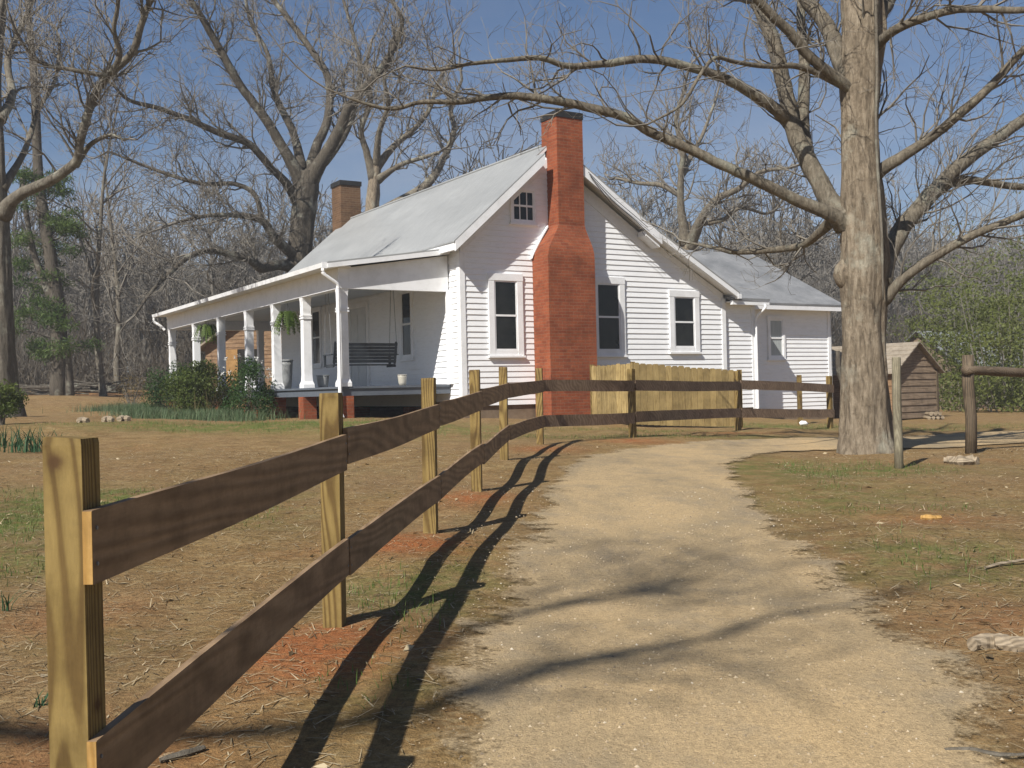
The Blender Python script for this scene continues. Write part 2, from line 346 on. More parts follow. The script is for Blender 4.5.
base = a.ramp(n_mid, [(.25, (.145, .085, .037)), (.5, (.26, .165, .070)), (.75, (.38, .27, .13))])
base = a.mix(a.ramp(n_big, [(.40, 0.), (.65, .6)]), base, (.255, .165, .085))
base = a.mix(a.ramp(a.noise(1.1, 6, .7, a.map((1, 1, 1), (0, 0, 1))), [(.55, 0.), (.70, .4)]), base, (.32, .165, .07))
base = a.mix(a.ramp(a.noise(.9, 7, .75, a.map((1.3, 1, 1), (0, 0, .7))), [(.50, 0.), (.70, .4)]), base, (.18, .155, .06))
base = a.mix(a.ramp(a.noise(7, 6, .8, a.map((1, 2.2, 1), (0, 0, .3))), [(.52, 0.), (.64, .6)]), base, (.43, .33, .175))
gm = a.math('MULTIPLY', a.attr('green'), a.ramp(a.noise(3.5, 6, .75), [(.38, 0.), (.62, 1.)]))
base = a.mix(a.math('MINIMUM', gm, .85), base, (.115, .15, .035))
cm = a.math('MULTIPLY', a.attr('clay'), a.ramp(a.noise(5, 6, .7), [(.3, .3), (.6, 1.)]))
base = a.mix(a.math('MINIMUM', cm, .85), base, (.36, .125, .045))
base = a.mix(.85, base, a.ramp(n_fine, [(.28, (.42, .40, .37)), (.5, (.95, .95, .95)), (.72, (1.35, 1.3, 1.2))]), 'MULTIPLY')
base = a.mix(.5, base, a.ramp(n_vf, [(.35, (.5, .5, .5)), (.6, (1.15, 1.15, 1.15))]), 'MULTIPLY')
a.color(base); a.bump(a.math('ADD', n_fine, a.math('MULTIPLY', n_vf, .5)), .8, .03); M['ground'] = a.m
g = mb.build('ground', M['ground'], smooth=True); tag(g, kind='structure')
for nm, arr in (('green', green), ('clay', clay)):
    at_ = g.data.attributes.new(nm, 'FLOAT', 'POINT'); at_.data.foreach_set('value', arr.ravel().astype(np.float32))
dv[..., 2] += .006
nd = len(le); di = (np.arange(nd-1)[:, None]*NA+np.arange(NA-1)[None]).ravel()
mb = MB(); mb.add(dv.reshape(-1, 3), np.stack([di, di+1, di+NA+1, di+NA], -1), attr=edge.ravel())
a = Mat('drive_gravel', .95, .1)
n1 = a.noise(.6, 7, .7, a.map((1, .45, 1), (0, 0, .15))); n2 = a.noise(2.2, 7, .72); n3 = a.noise(34, 6, .75); n4 = a.noise(120, 3, .7)
base = a.ramp(n1, [(.36, (.28, .22, .145)), (.44, (.365, .275, .16)), (.52, (.45, .33, .185)), (.66, (.51, .365, .195))])
base = a.mix(a.ramp(n2, [(.50, 0.), (.66, .55)]), base, (.28, .23, .16))
base = a.mix(.75, base, a.ramp(n3, [(.28, (.55, .54, .52)), (.5, (1, 1, 1)), (.74, (1.3, 1.28, 1.22))]), 'MULTIPLY')
base = a.mix(.6, base, a.ramp(n4, [(.35, (.55, .55, .55)), (.62, (1.2, 1.2, 1.2))]), 'MULTIPLY')
a.color(base); a.bump(a.math('ADD', n3, a.math('MULTIPLY', n4, .6)), .7, .02)
tr = a.N('ShaderNodeBsdfTransparent'); ms = a.N('ShaderNodeMixShader'); out = a.t.nodes['Material Output']
al = a.math('ADD', a.math('MULTIPLY', a.attr(), 1.6), a.math('MULTIPLY', a.math('SUBTRACT', a.math('ADD', a.math('MULTIPLY', n2, .7), a.math('MULTIPLY', n3, .3)), .56), 3.0))
fa = a.ramp(al, [(0., 0.), (.32, 1.)])
a.L(fa, ms.inputs[0]); a.L(tr.outputs[0], ms.inputs[1]); a.L(a.b.outputs[0], ms.inputs[2]); a.L(ms.outputs[0], out.inputs['Surface'])
tag(mb.build('driveway', a.m, smooth=True), kind='structure')

# ------------------------------------------------------------------ farmhouse
Z = 0
house = thing('farmhouse', (HC[0], HC[1], 0), 'white clapboard farmhouse with grey metal roof, long columned porch and tall red brick chimney', 'house', TH)
def fg(q0=0.):  return lambda a, h, o: (a, q0-o, h)            # walls facing the drive
def ff(s0=0.):  return lambda a, h, o: (s0-o, a, h)            # walls facing the porch side
def fr(s0):     return lambda a, h, o: (s0+o, a, h)
def fb(q0):     return lambda a, h, o: (a, q0+o, h)
def abox(mb, f, a0, a1, h0, h1, o0, o1, attr=None):
    return mb.hexa([f(a0, h0, o0), f(a1, h0, o0), f(a1, h0, o1), f(a0, h0, o1), f(a0, h1, o0), f(a1, h1, o0), f(a1, h1, o1), f(a0, h1, o1)], attr)
def clap(f, z0, ztop, ext, h=.128, out=.02):
    mb = MB(); z = z0; k = 0
    while z < ztop-.01:
        z1 = min(z+h, ztop); a0, a1 = ext(z); b0, b1 = ext(z1)
        if b1-b0 < .02: break
        j = random.uniform(-.002, .002)
        mb.add([f(a0, z, out+j), f(a1, z, out+j), f(b1, z1, .002), f(b0, z1, .002), f(a0, z, -.02), f(a1, z, -.02)], [(0, 1, 2, 3), (4, 5, 1, 0)])
        # back wall strip and ends so the wall has thickness
        mb.add([f(a0, z, -.03), f(a1, z, -.03), f(b1, z1, -.03), f(b0, z1, -.03)], [(0, 1, 2, 3)])
        z = z1; k += 1
    return mb
AP = (2.40, 7.27)
def roof_z(s):
    if s < AP[0]: return AP[1]-.886*(AP[0]-s)
    if s < 5.2: return AP[1]-.642*(s-AP[0])
    return AP[1]-.642*2.8-.55*(s-5.2)
WT = .20
def gable_ext(z):
    zz = z+WT
    l = max(0., AP[0]-(AP[1]-zz)/.886); k = AP[1]-.642*2.8
    r = AP[0]+(AP[1]-zz)/.642 if zz > k else 5.2+(k-zz)/.55
    return (l, min(7.8, r))
w = clap(fg(), 1.21, AP[1]-WT, gable_ext).build('gable_wall', M['white'], house)
clap(ff(), 1.21, 4.9, lambda z: (0, 11.7)).build('front_wall', M['white'], house)
clap(fr(7.8), 1.0, 3.9, lambda z: (0, 9)).build('side_wall', M['white'], house)
clap(fb(11.7), 1.21, AP[1]-WT, gable_ext).build('gable_wall', M['white'], house)
clap(fg(.06), .95, 3.72, lambda z: (7.8, 8.9), .118).build('link_wall', M['white'], house)
clap(fr(8.9), .75, 3.72, lambda z: (.06, .8), .118).build('link_wall', M['white'], house)
clap(fg(.8), .80, 3.75, lambda z: (8.9, 12.6), .118).build('wing_wall', M['white'], house)
def wing_ext(z):
    zz = z+.1; q0 = .8 if zz < 3.86 else .45+(zz-3.74)/.52
    return (max(.8, q0), min(7.4, 8.2-max(.8, q0)))
clap(fr(12.6), .80, 5.5, wing_ext, .118).build('wing_wall', M['white'], house)
fd = MB()
abox(fd, fg(), .05, 7.75, .3, 1.22, -.15, -.03); abox(fd, fg(.06), 7.8, 8.85, .3, .96, -.15, -.03); abox(fd, fg(.8), 8.9, 12.55, .1, .81, -.15, -.03)
abox(fd, fr(12.6), .85, 7.3, .1, .81, -.15, -.03); abox(fd, fr(7.8), .85, 9, .1, 1.0, -.15, -.03)
fd.build('foundation', M['foundation'], house)
t = MB(); t.box(.04, 7.7, .05, 11.6, 1.19, 1.22); t.build('floor', M['dark_inside'], house)
t = MB(); t.box(.25, 7.6, 11.4, 11.55, .4, 1.185); t.build('foundation', M['foundation'], house)
for q in (.3, 3., 6., 9., 11.3):
    t = MB(); t.box(.05, .35, q-.16, q+.16, .6, 1.188); t.build('pier', M['brick_red'], house)
# corner boards and frieze
t = MB()
for spec in (((fg(), -.03, .10, 1.2, 4.62, .003, .035), (ff(), -.032, .11, 1.2, 4.62, .003, .033)), ((fg(), 7.70, 7.83, 1.0, 3.80, .003, .035), (fr(7.8), 0, .1, 1.0, 3.8, .003, .033)), ((fg(.06), 8.80, 8.93, .8, 3.72, .003, .03),), ((fg(.8), 12.5, 12.63, .75, 3.74, .003, .035), (fr(12.6), .765, .9, .75, 3.74, .003, .033))):
    t = MB(); [abox(t, *a_) for a_ in spec]; t.build('corner_board', M['trim'], house)
t = MB(); abox(t, ff(), .40, .56, 1.71, 3.82, .004, .09); t.build('half_column', M['trim'], house); t = MB()
def slope_board(f, s0, s1, dz0, dz1, o0, o1, rz=roof_z):
    t.hexa([f(s0, rz(s0)-dz1, o0), f(s1, rz(s1)-dz1, o0), f(s1, rz(s1)-dz1, o1), f(s0, rz(s0)-dz1, o1), f(s0, rz(s0)-dz0, o0), f(s1, rz(s1)-dz0, o0), f(s1, rz(s1)-dz0, o1), f(s0, rz(s0)-dz0, o1)])
slope_board(fg(), .05, 2.38, .30, .52, .004, .03); slope_board(fg(), 2.42, 5.2, .36, .56, .004, .03); slope_board(fg(), 5.2, 7.75, .14, .30, .004, .026)
t.build('frieze_board', M['trim'], house)
# main roof
OV = .42
def roof_slab(name, prof, q0, q1, th, dz, mat):
    r = MB(); n = len(prof)
    for i in range(n-1):
        (s0, z0), (s1, z1) = prof[i], prof[i+1]
        r.hexa([(s0, q0, z0-dz-th), (s1, q0, z1-dz-th), (s1, q1, z1-dz-th), (s0, q1, z0-dz-th), (s0, q0, z0-dz), (s1, q0, z1-dz), (s1, q1, z1-dz), (s0, q1, z0-dz)])
    return r.build(name, mat, house)
L0 = (-.36, roof_z(-.36)); R1 = (5.2, roof_z(5.2)); R2 = (7.98, roof_z(7.98))
CL, C5, CR = (2.06, roof_z(2.06)), (2.365, roof_z(2.365)), (3.115, roof_z(3.115))
def roof_all(name, profs, th, dz, mat):
    r = MB()
    for prof, q0, q1 in profs:
        for (s0, z0), (s1, z1) in zip(prof, prof[1:]):
            r.hexa([(s0, q0, z0-dz-th), (s1, q0, z1-dz-th), (s1, q1, z1-dz-th), (s0, q1, z0-dz-th), (s0, q0, z0-dz), (s1, q0, z1-dz), (s1, q1, z1-dz), (s0, q1, z0-dz)])
    return r.build(name, mat, house)
roof = roof_all('roof', [([L0, AP, R1, R2], .19, 12.1), ([L0, CL], -OV, .19), ([CL, C5], -.03, .19), ([CR, R1, R2], -OV, .19)], .035, 0, M['roof'])
S0, S1 = (L0[0]+.02, L0[1]+.018), (R2[0]-.02, R2[1]+.011)
roof_all('roof_sheathing', [([S0, AP, R1, S1], .19, 12.07), ([S0, CL], -OV+.03, .19), ([CL, C5], -.03, .19), ([CR, R1, S1], -OV+.03, .19)], .07, .037, M['trim'])
t = MB()
slope_board(fg(), -.33, 2.06, .040, .25, OV-.06, OV+.004); slope_board(fg(), 3.115, 5.45, .040, .27, OV-.06, OV+.004, lambda s: AP[1]-.642*(s-AP[0]) if s > 2.4 else roof_z(s)); slope_board(fg(), 5.46, 7.95, .038, .17, OV-.06, OV-.008)
# boxed end of the old rake
slope_board(fg(), 5.0, 5.42, .24, .36, .03, OV-.062, lambda s: AP[1]-.642*(s-AP[0]))
abox(t, ff(), -OV+.03, 12, L0[1]-.20, L0[1]-.04, .27, .345)
t.build('rake_board', M['trim'], house)
t = MB(); abox(t, fr(7.8), -OV, 9, R2[1]-.17, R2[1]-.05, .12, .24); gtt = t.build('gutter', M['trim'], house)
# ridge cap
t = MB(); t.tube([(AP[0], .2, AP[1]+.005), (AP[0], 12.1, AP[1]+.005)], .04, 6); t.build('ridge_cap', M['roof'], house)
# big chimney with rounded shoulders
PW = .68
prof = [(.2, 1.905, 3.205, PW), (4.56, 1.905, 3.205, PW)]
for k in range(1, 9):
    t_ = k/8; e = .5-.5*cos(pi*t_); e = .45*e+.55*(t_**1.35)
    prof.append((4.60+.75*t_, 1.905+.465*e, 3.205-.105*e, PW-.22*e))
prof += [(6.1, 2.37, 3.10, .46), (6.3, 2.37, 3.10, .46), (7.84, 2.37, 3.10, .46)]
ch = MB(); vs = []; 
for z, s0, s1, p in prof: vs += [(s0, -p, z), (s1, -p, z), (s1, -.01 if z < 6.2 else .18, z), (s0, -.01 if z < 6.2 else .18, z)]
n = len(prof); ch.add(vs, [(4*i+j, 4*i+(j+1) % 4, 4*i+4+(j+1) % 4, 4*i+4+j) for i in range(n-1) for j in range(4)]+[(4*n-4, 4*n-3, 4*n-2, 4*n-1)])
chimney = ch.build('chimney', M['brick_red'], house)
t = MB(); t.box(2.355, 3.115, -.475, .195, 7.83, 7.98); t.build('chimney_cap', M['black_cap'], chimney)
t = MB()
for k in range(6):
    s0, s1 = 1.905+.46*k/6, 1.905+.46*(k+1)/6
    z0, z1 = 4.60+.74*(k/6)**.9, 4.60+.74*((k+1)/6)**.9
    t.hexa([(s0-.05, -.10, z0-.03), (s1-.05, -.10, z1-.03), (s1-.05, .0, z1-.03), (s0-.05, .0, z0-.03), (s0-.05, -.10, z0+.02), (s1-.05, -.10, z1+.02), (s1-.05, .0, z1+.02), (s0-.05, .0, z0+.02)])
t.build('flashing_board', M['trim'], chimney)
t = MB(); t.box(2.05, 2.75, 11.6, 12.35, .6, 8.35); c2 = t.build('chimney', M['brick_brown'], house); tag(c2, 'brown brick chimney at the far end of the ridge')
t = MB(); t.box(2.02, 2.78, 11.57, 12.38, 8.35, 8.50); t.build('chimney_cap', M['black_cap'], c2)
t = MB(); t.box(7.2, 7.75, 5.0, 5.6, 3., 6.58); c3 = t.build('chimney', M['brick_red'], house); tag(c3, 'short red brick chimney behind the rear slope')
t = MB(); t.box(7.15, 7.80, 4.95, 5.65, 6.58, 6.78); t.build('chimney_cap', M['black_cap'], c3)
# windows
def window(f, a0, a1, h0, h1, cw=.11, pane=None, lites=1, meet=True, sill=True):
    fr_ = MB()
    abox(fr_, f, a0, a0+cw, h0, h1, .0, .055); abox(fr_, f, a1-cw, a1, h0, h1, .0, .055)
    abox(fr_, f, a0-.01, a1+.01, h1-cw, h1+.01, .0, .06); abox(fr_, f, a0, a1, h0, h0+cw*.8, .0, .05)
    if sill: abox(fr_, f, a0-.03, a1+.03, h0-.045, h0, .0, .085)
    w = fr_.build('window', M['trim'], house)
    i0, i1, j0, j1 = a0+cw, a1-cw, h0+cw*.8, h1-cw
    sa = MB(); r = .035
    abox(sa, f, i0, i0+r, j0, j1, .0, .042); abox(sa, f, i1-r, i1, j0, j1, .0, .042); abox(sa, f, i0+r, i1-r, j0, j0+r, .0, .042); abox(sa, f, i0+r, i1-r, j1-r, j1, .0, .042)
    mid = (j0+j1)/2
    if meet: abox(sa, f, i0+r, i1-r, mid-.022, mid+.022, .0, .046)
    for k in range(1, lites): x = i0+(i1-i0)*k/lites; abox(sa, f, x-.012, x+.012, j0+r, j1-r, .0, .039)
    sa.build('sash', M['trim'], w)
    gl = MB(); abox(gl, f, i0+r*.5, i1-r*.5, j0+r*.5, j1-r*.5, .0, .026); gl.build('pane', pane or M['glass'], w)
    return w
window(fg(), .692, 1.601, 2.331, 4.187, .15)
window(fg(), 3.56, 4.54, 2.331, 4.215, .15)
w3 = window(fg(), 5.944, 6.916, 2.41, 3.955, .15)
window(fg(), 1.33, 2.03, 5.38, 6.19, .06, lites=3)
window(fg(.8), 10.10, 10.76, 2.25, 3.43, .08, M['curtain'])
window(ff(), 2.35, 3.05, 2.36, 4.08, .09); window(ff(), 8.28, 9.05, 2.36, 4.08, .09)
# door on the porch
d_ = MB(); abox(d_, ff(), 4.95, 5.05, 1.70, 3.95, 0, .06); abox(d_, ff(), 6.15, 6.25, 1.70, 3.95, 0, .06); abox(d_, ff(), 5.05, 6.15, 3.83, 3.95, 0, .06)
door = d_.build('door_frame', M['trim'], house)
d_ = MB(); abox(d_, ff(), 5.05, 6.15, 1.70, 3.83, 0, .028)
for (b0, b1, z0, z1) in [(5.15, 5.53, 1.85, 2.5), (5.67, 6.05, 1.85, 2.5), (5.15, 5.53, 2.65, 3.65), (5.67, 6.05, 2.65, 3.65)]: abox(d_, ff(), b0, b1, z0, z1, .029, .040)
d_.build('door', M['door_paint'], door)
# coil of pale hose seen behind the right window
# porch
fl = MB(); fl.box(-2.75, -.03, .50, 15.2, 1.655, 1.70); fl.box(-.03, 4.8, 11.75, 15.2, 1.655, 1.70)
fl.box(-2.71, -2.66, .53, 15.17, 1.50, 1.653); fl.box(-2.655, -.035, .53, .58, 1.50, 1.653); fl.box(-2.655, 4.8, 15.12, 15.17, 1.5, 1.653); fl.build('porch_floor', M['porch_floor'], house)
CQ = [.62, 2.80, 4.85, 6.98, 9.50, 12.10, 14.98]
CS = -2.57
def column(q, s=CS):
    c = MB(); P = []
    for z, r in [(1.70, .135), (1.78, .135), (1.86, .105), (2.0, .097), (3.30, .093), (3.301, .115), (3.335, .115), (3.336, .095), (3.36, .095), (3.361, .112), (3.395, .112), (3.396, .095), (3.70, .098), (3.80, .112)]: P.append((z, r))
    vs = []
    for z, r in P: vs += [(s-r, q-r, z), (s+r, q-r, z), (s+r, q+r, z), (s-r, q+r, z)]
    n = len(P); c.add(vs, [(4*i+j, 4*i+(j+1) % 4, 4*i+4+(j+1) % 4, 4*i+4+j) for i in range(n-1) for j in range(4)]+[(0, 1, 2, 3), (4*n-4, 4*n-3, 4*n-2, 4*n-1)])
    c.build('column', M['trim'], house)
for q in CQ: column(q)
column(14.98, .4); column(14.98, 3.2)
bm_ = MB(); bm_.box(-2.69, -2.45, .50, 15.1, 3.80, 4.24); bm_.box(-2.448, -.04, .50, .62, 3.80, 4.12); bm_.box(-2.448, 4.8, 14.86, 15.1, 3.80, 4.2)
bm_.prism([(-2.448, 4.12), (-.04, 4.12), (-.04, 4.62), (-2.448, 4.255)], lambda a_, h_, o_: (a_, o_, h_), .505, .60)
bm_.build('porch_beam', M['trim'], house)
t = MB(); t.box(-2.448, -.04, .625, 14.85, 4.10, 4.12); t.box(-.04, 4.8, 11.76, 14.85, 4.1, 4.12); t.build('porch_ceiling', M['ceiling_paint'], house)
pr = MB(); zt, zb = 4.74, 4.335
for dz in (0,):
    A = [(-.06, .30, zt+.03), (-3.0, .30, zb), (-3.0, 15.4, zb), (-.06, 12.0, zt+.03)]
    pr.hexa([(x, y, z-.03) for x, y, z in A]+A)
    B = [(-.06, 12.0, zt+.03), (-3.0, 15.4, zb), (5.0, 15.4, zb), (5.0, 12.0, zt+.03)]
    pr.hexa([(x, y, z-.03) for x, y, z in B]+B)
pr.build('porch_roof', M['roof'], house)
t = MB(); t.hexa([(-.08, .30, zt-.11), (-3.0, .30, zb-.13), (-3.0, .36, zb-.13), (-.08, .36, zt-.11), (-.08, .30, zt-.005), (-3.0, .30, zb-.033), (-3.0, .36, zb-.033), (-.08, .36, zt-.005)])
t.box(-2.99, -2.45, .365, 15.3, 4.243, 4.262)
t.build('eave_board', M['trim'], house)
def gutter(name, pts, parent):
    g_ = MB(); (x, y0, z), (_, y1, _) = pts
    pr_ = [(0, .10), (0, .02), (.03, -.005), (.08, -.005), (.10, .09), (.09, .09), (.075, .005), (.035, .005), (.01, .025), (.01, .10)]
    vs = [(x-a_, y0, z+b_) for a_, b_ in pr_]+[(x-a_, y1, z+b_) for a_, b_ in pr_]; n = len(pr_)
    g_.add(vs, [(i, (i+1) % n, n+(i+1) % n, n+i) for i in range(n)]); g_.box(x-.115, x-.004, y0, y0+.01, z-.03, z+.10); return g_.build(name, M['trim'], parent)
gutter('gutter', [(-3.005, .33, 4.225), (-3.005, 15.42, 4.225)], house)
t = MB(); t.tube(spline([(-3.06, .42, 4.20), (-3.06, .42, 4.10), (-2.93, .42, 4.0), (-2.75, .43, 3.88), (-2.73, .44, 3.75)], 4), .042, 8); t.tube([(-2.73, .44, 3.76), (-2.735, .43, 1.30), (-2.735, .42, 1.12)], .042, 8); t.tube([(-2.735, .42, 1.14), (-2.73, .33, 1.03)], .042, 8); t.build('downspout', M['trim'], house)
t = MB(); t.tube(spline([(-3.06, 15.3, 4.20), (-3.06, 15.3, 4.08), (-2.9, 15.2, 3.95), (-2.76, 15.15, 3.8)], 4), .042, 8); t.build('downspout', M['trim'], house)
for q in CQ+[]:
    t = MB(); t.box(CS-.16, CS+.16, q-.16, q+.16, .6, 1.498); t.build('pier', M['brick_red'], house)
# link and wing roofs
r = MB(); q0, z0 = -.30, 3.80
r.hexa([(7.84, q0, z0-.06), (9.16, q0, z0-.06), (9.16, 1.3, z0+.35), (7.84, 1.3, z0+.35), (7.84, q0, z0), (9.16, q0, z0), (9.16, 1.3, z0+.41), (7.84, 1.3, z0+.41)])
wz = lambda q: 3.78+.52*(q-.42)
r.hexa([(7.6, .42, wz(.42)-.05), (12.85, .42, wz(.42)-.05), (12.85, 4.1, wz(4.1)-.05), (7.6, 4.1, wz(4.1)-.05), (7.6, .42, wz(.42)), (12.85, .42, wz(.42)), (12.85, 4.1, wz(4.1)), (7.6, 4.1, wz(4.1))])
r.hexa([(7.6, 4.1, wz(4.1)-.05), (12.85, 4.1, wz(4.1)-.05), (12.85, 7.8, wz(.42)-.05), (7.6, 7.8, wz(.42)-.05), (7.6, 4.1, wz(4.1)), (12.85, 4.1, wz(4.1)), (12.85, 7.8, wz(.42)), (7.6, 7.8, wz(.42))])
wr = r.build('wing_roof', M['shingle'], house)
t = MB(); t.box(7.84, 9.15, -.285, -.20, 3.63, 3.735); t.box(8.92, 12.84, .43, .50, 3.60, 3.725); t.box(7.84, 9.12, -.19, .05, 3.70, 3.72); t.box(8.92, 12.8, .51, .79, 3.70, 3.715)
t.hexa([(12.8, .44, wz(.44)-.16), (12.845, .44, wz(.44)-.16), (12.845, 4.1, wz(4.1)-.16), (12.8, 4.1, wz(4.1)-.16), (12.8, .44, wz(.44)-.055), (12.845, .44, wz(.44)-.055), (12.845, 4.1, wz(4.1)-.055), (12.8, 4.1, wz(4.1)-.055)])
t.build('eave_board', M['trim'], house)
t = MB(); t.tube(spline([(8.98, -.30, 3.64), (8.98, -.29, 3.55), (8.94, -.10, 3.40), (8.92, 0, 3.25)], 4), .038, 8); t.tube([(8.92, 0, 3.27), (8.92, 0, .85)], .038, 8); t.build('downspout', M['trim'], house)
t = MB(); abox(t, fg(.8), 9.15, 9.55, .98, 1.32, .022, .03); t.build('crawl_vent', M['dark_inside'], house)
t = MB()
for k in range(3):
    o_ = -.05*k; t.tube(spline([(3.25+.03*k, -OV-.03, 6.62+o_), (3.9, -OV-.05, 6.10+o_*1.8), (4.6, -OV-.05, 5.66+o_*2), (4.98-.05*k, -OV-.04, 5.42+o_*2)], 6), .008, 5)
t.build('service_cable', M['cable_rubber'], house)
def house_pt(s, q, z): p = hw(s, q); return np.array((p[0], p[1], z))
# porch swing (a thing of its own, hangs from the ceiling)
sw = thing('porch_swing', house_pt(-1.46, 2.0, 2.20), 'dark slatted bench swing hung at the near end of the porch', 'swing', TH)
sw.scale = (.93, .93, .9)
t = MB(); [t.box(-.85, .85, .02+.09*k, .09+.09*k, .0, .025) for k in range(5)]; t.box(-.85, -.80, 0, .46, -.05, -.001); t.box(.80, .85, 0, .46, -.05, -.001); t.build('seat', M['swing_paint'], sw)
t = MB()
for k in range(6): t.hexa([(-.85, -.01-.02*k, .06+.085*k), (.85, -.01-.02*k, .06+.085*k), (.85, .012-.02*k, .06+.085*k), (-.85, .012-.02*k, .06+.085*k), (-.85, -.028-.02*k, .135+.085*k), (.85, -.028-.02*k, .135+.085*k), (.85, -.006-.02*k, .135+.085*k), (-.85, -.006-.02*k, .135+.085*k)])
for x in (-.83, .80): t.hexa([(x, .013, .03), (x+.05, .013, .03), (x+.05, .04, .03), (x, .04, .03), (x, -.10, .60), (x+.05, -.10, .60), (x+.05, -.075, .60), (x, -.075, .60)])
t.build('backrest', M['swing_paint'], sw)
for x in (-.9, .86):
    t = MB(); t.box(x, x+.05, -.04, .50, .26, .285); t.box(x, x+.05, .42, .47, -.03, .258); t.build('armrest', M['swing_paint'], sw)
for x in (-.88, .88):
    for y in (-.02, .44):
        t = MB(); t.tube([(x, y, .285), (x, .2+(y-.2)*.3, 2.11)], .008, 5); t.build('chain', M['chain_metal'], sw)
# pots on the porch
def pot(name, s, q, r, h, mat, label, cat):
    o = thing(name, house_pt(s, q, 1.70), label, cat)
    t = MB(); t.rot((0, 0, 0), [(r*.72, 0), (r*.85, h*.3), (r*.98, h*.8), (r, h*.94)], 16); t.build('body', mat, o, True)
    t = MB(); t.rot((0, 0, 0), [(r*1.05, h*.93), (r*1.08, h*.97), (r*1.05, h), (r*.9, h), (r*.85, h*.9)], 16); t.build('rim', mat, o, True)
pot('stoneware_crock', -.95, 1.1, .105, .25, M['cream_glaze'], 'cream stoneware crock on the porch floor below the right end of the swing', 'crock')
pot('tin_bucket', -2.1, 3.0, .15, .30, M['grey_tin'], 'grey tin bucket on the porch floor left of the corner column', 'bucket')
pot('milk_can', -1.9, 6.1, .19, .78, M['grey_tin'], 'tall pale milk can on the porch beside the white flowering shrub', 'milk can')

# ------------------------------------------------------------------ foliage helpers
def leaves(mb, cen, rad, n, size, asp=2., up=0., tint=(0, 1)):
    c = np.asarray(cen, float); u = rng.normal(size=(n, 3)); u /= np.linalg.norm(u, axis=1)[:, None]
    r = rng.random(n)**.45; p = c+u*r[:, None]*np.asarray(rad)
    d = rng.normal(size=(n, 3))+np.array((0, 0, up)); d /= np.linalg.norm(d, axis=1)[:, None]
    e = np.cross(d, rng.normal(size=(n, 3))); e /= np.linalg.norm(e, axis=1)[:, None]
    s_ = size*(.6+.8*rng.random(n))[:, None]
    v = np.stack([p, p+d*s_*.5+e*s_/asp*.5, p+d*s_, p+d*s_*.5-e*s_/asp*.5], 1).reshape(-1, 3)
    i = np.arange(n)[:, None]*4+np.arange(4)
    mb.add(v, i, attr=np.repeat(tint[0]+(tint[1]-tint[0])*rng.random(n), 4))
def blades(mb, P, h, w=.006, lean=.35, seg=3, tint=(0, 1)):
    n = len(P); an = rng.random(n)*2*pi; ln = lean*rng.random(n); hh = h*(.5+.8*rng.random(n)); rows = []
    dx = np.stack([np.cos(an), np.sin(an), np.zeros(n)], 1); sd = np.stack([-np.sin(an), np.cos(an), np.zeros(n)], 1)
    for k in range(seg+1):
        t = k/seg; c = P+dx*(ln*hh*t*t*1.6)[:, None]+np.array((0, 0, 1.))*(hh*t*(1-.25*ln*t))[:, None]
        ww = w*(1-t)**.6+.0004; rows += [c-sd*ww/2, c+sd*ww/2]
    v = np.stack(rows, 1); m_ = 2*(seg+1); i = np.arange(n)[:, None]*m_
    for k in range(seg): pass
    q = np.concatenate([i+np.array([2*k, 2*k+1, 2*k+3, 2*k+2]) for k in range(seg)])
    mb.add(v.reshape(-1, 3), q, attr=np.repeat(tint[0]+(tint[1]-tint[0])*rng.random(n), m_))
def shrub(name, base, w, h, label, mat='leaf_shrub', n=2600, size=.06, group=None, flowers=0, cat='shrub', clumps=16, up=.3):
    o = thing(name, base, label, cat, group=group); st = MB(); lf = MB()
    for k in range(clumps):
        an = random.uniform(0, 2*pi); rr = w*.36*sqrt(random.random()); z = h*random.uniform(.22, .82)*(1-.35*(rr/(w*.36))**2)
        c = (rr*cos(an), rr*sin(an), z); st.tube(spline([(random.uniform(-.06, .06), random.uniform(-.06, .06), -.05), (c[0]*.4, c[1]*.4, z*.5), c], 3), [.014, .013, .012, .011, .01, .008, .006], 4)
        leaves(lf, c, (w*.2, w*.2, h*.2), n//clumps, size, 2.4, up, tint=(random.uniform(0, .3), random.uniform(.6, 1)))
    st.build('stem', M['twig_brown'], o); lf.build('foliage', M[mat], o)
    if flowers:
        fl_ = MB()
        for k in range(flowers):
            an = random.uniform(0, 2*pi); c = (w*.42*cos(an), w*.42*sin(an), h*random.uniform(.55, .95)); leaves(fl_, c, (.03, .03, .03), 8, .045, 1.4)
        fl_.build('blossom', M['petal_white'], o)
    return o
def on_ground(px, py): p = gp(px, py); return (p[0], p[1], gzf(p[0], p[1]))
def porch_spot(s, q): p = hw(s, q); return (p[0], p[1], gzf(p[0], p[1])-.02)
shrub('evergreen_shrub', porch_spot(-3.5, 11.3), 1.75, 1.95, 'dark round evergreen shrub before the far end of the porch', n=9000)
shrub('evergreen_shrub', porch_spot(-3.6, 7.6), 2.3, 1.75, 'broad mid green shrub in front of the middle porch columns', 'leaf_olive', n=11000, up=.8, size=.075)
shrub('flowering_shrub', porch_spot(-3.4, 4.6), 1.4, 1.65, 'dark shrub with white blossom against the porch', n=6000, flowers=26)
shrub('dry_shrub', porch_spot(-3.9, 15.0), 1.5, 1.5, 'tan half bare shrub beyond the dark round shrub', 'leaf_tan', n=900, clumps=22)
shrub('evergreen_shrub', on_ground(2, 424), 1.1, 1.0, 'yellow green shrub at the foot of the left trunk', 'leaf_olive', n=2600, size=.07)
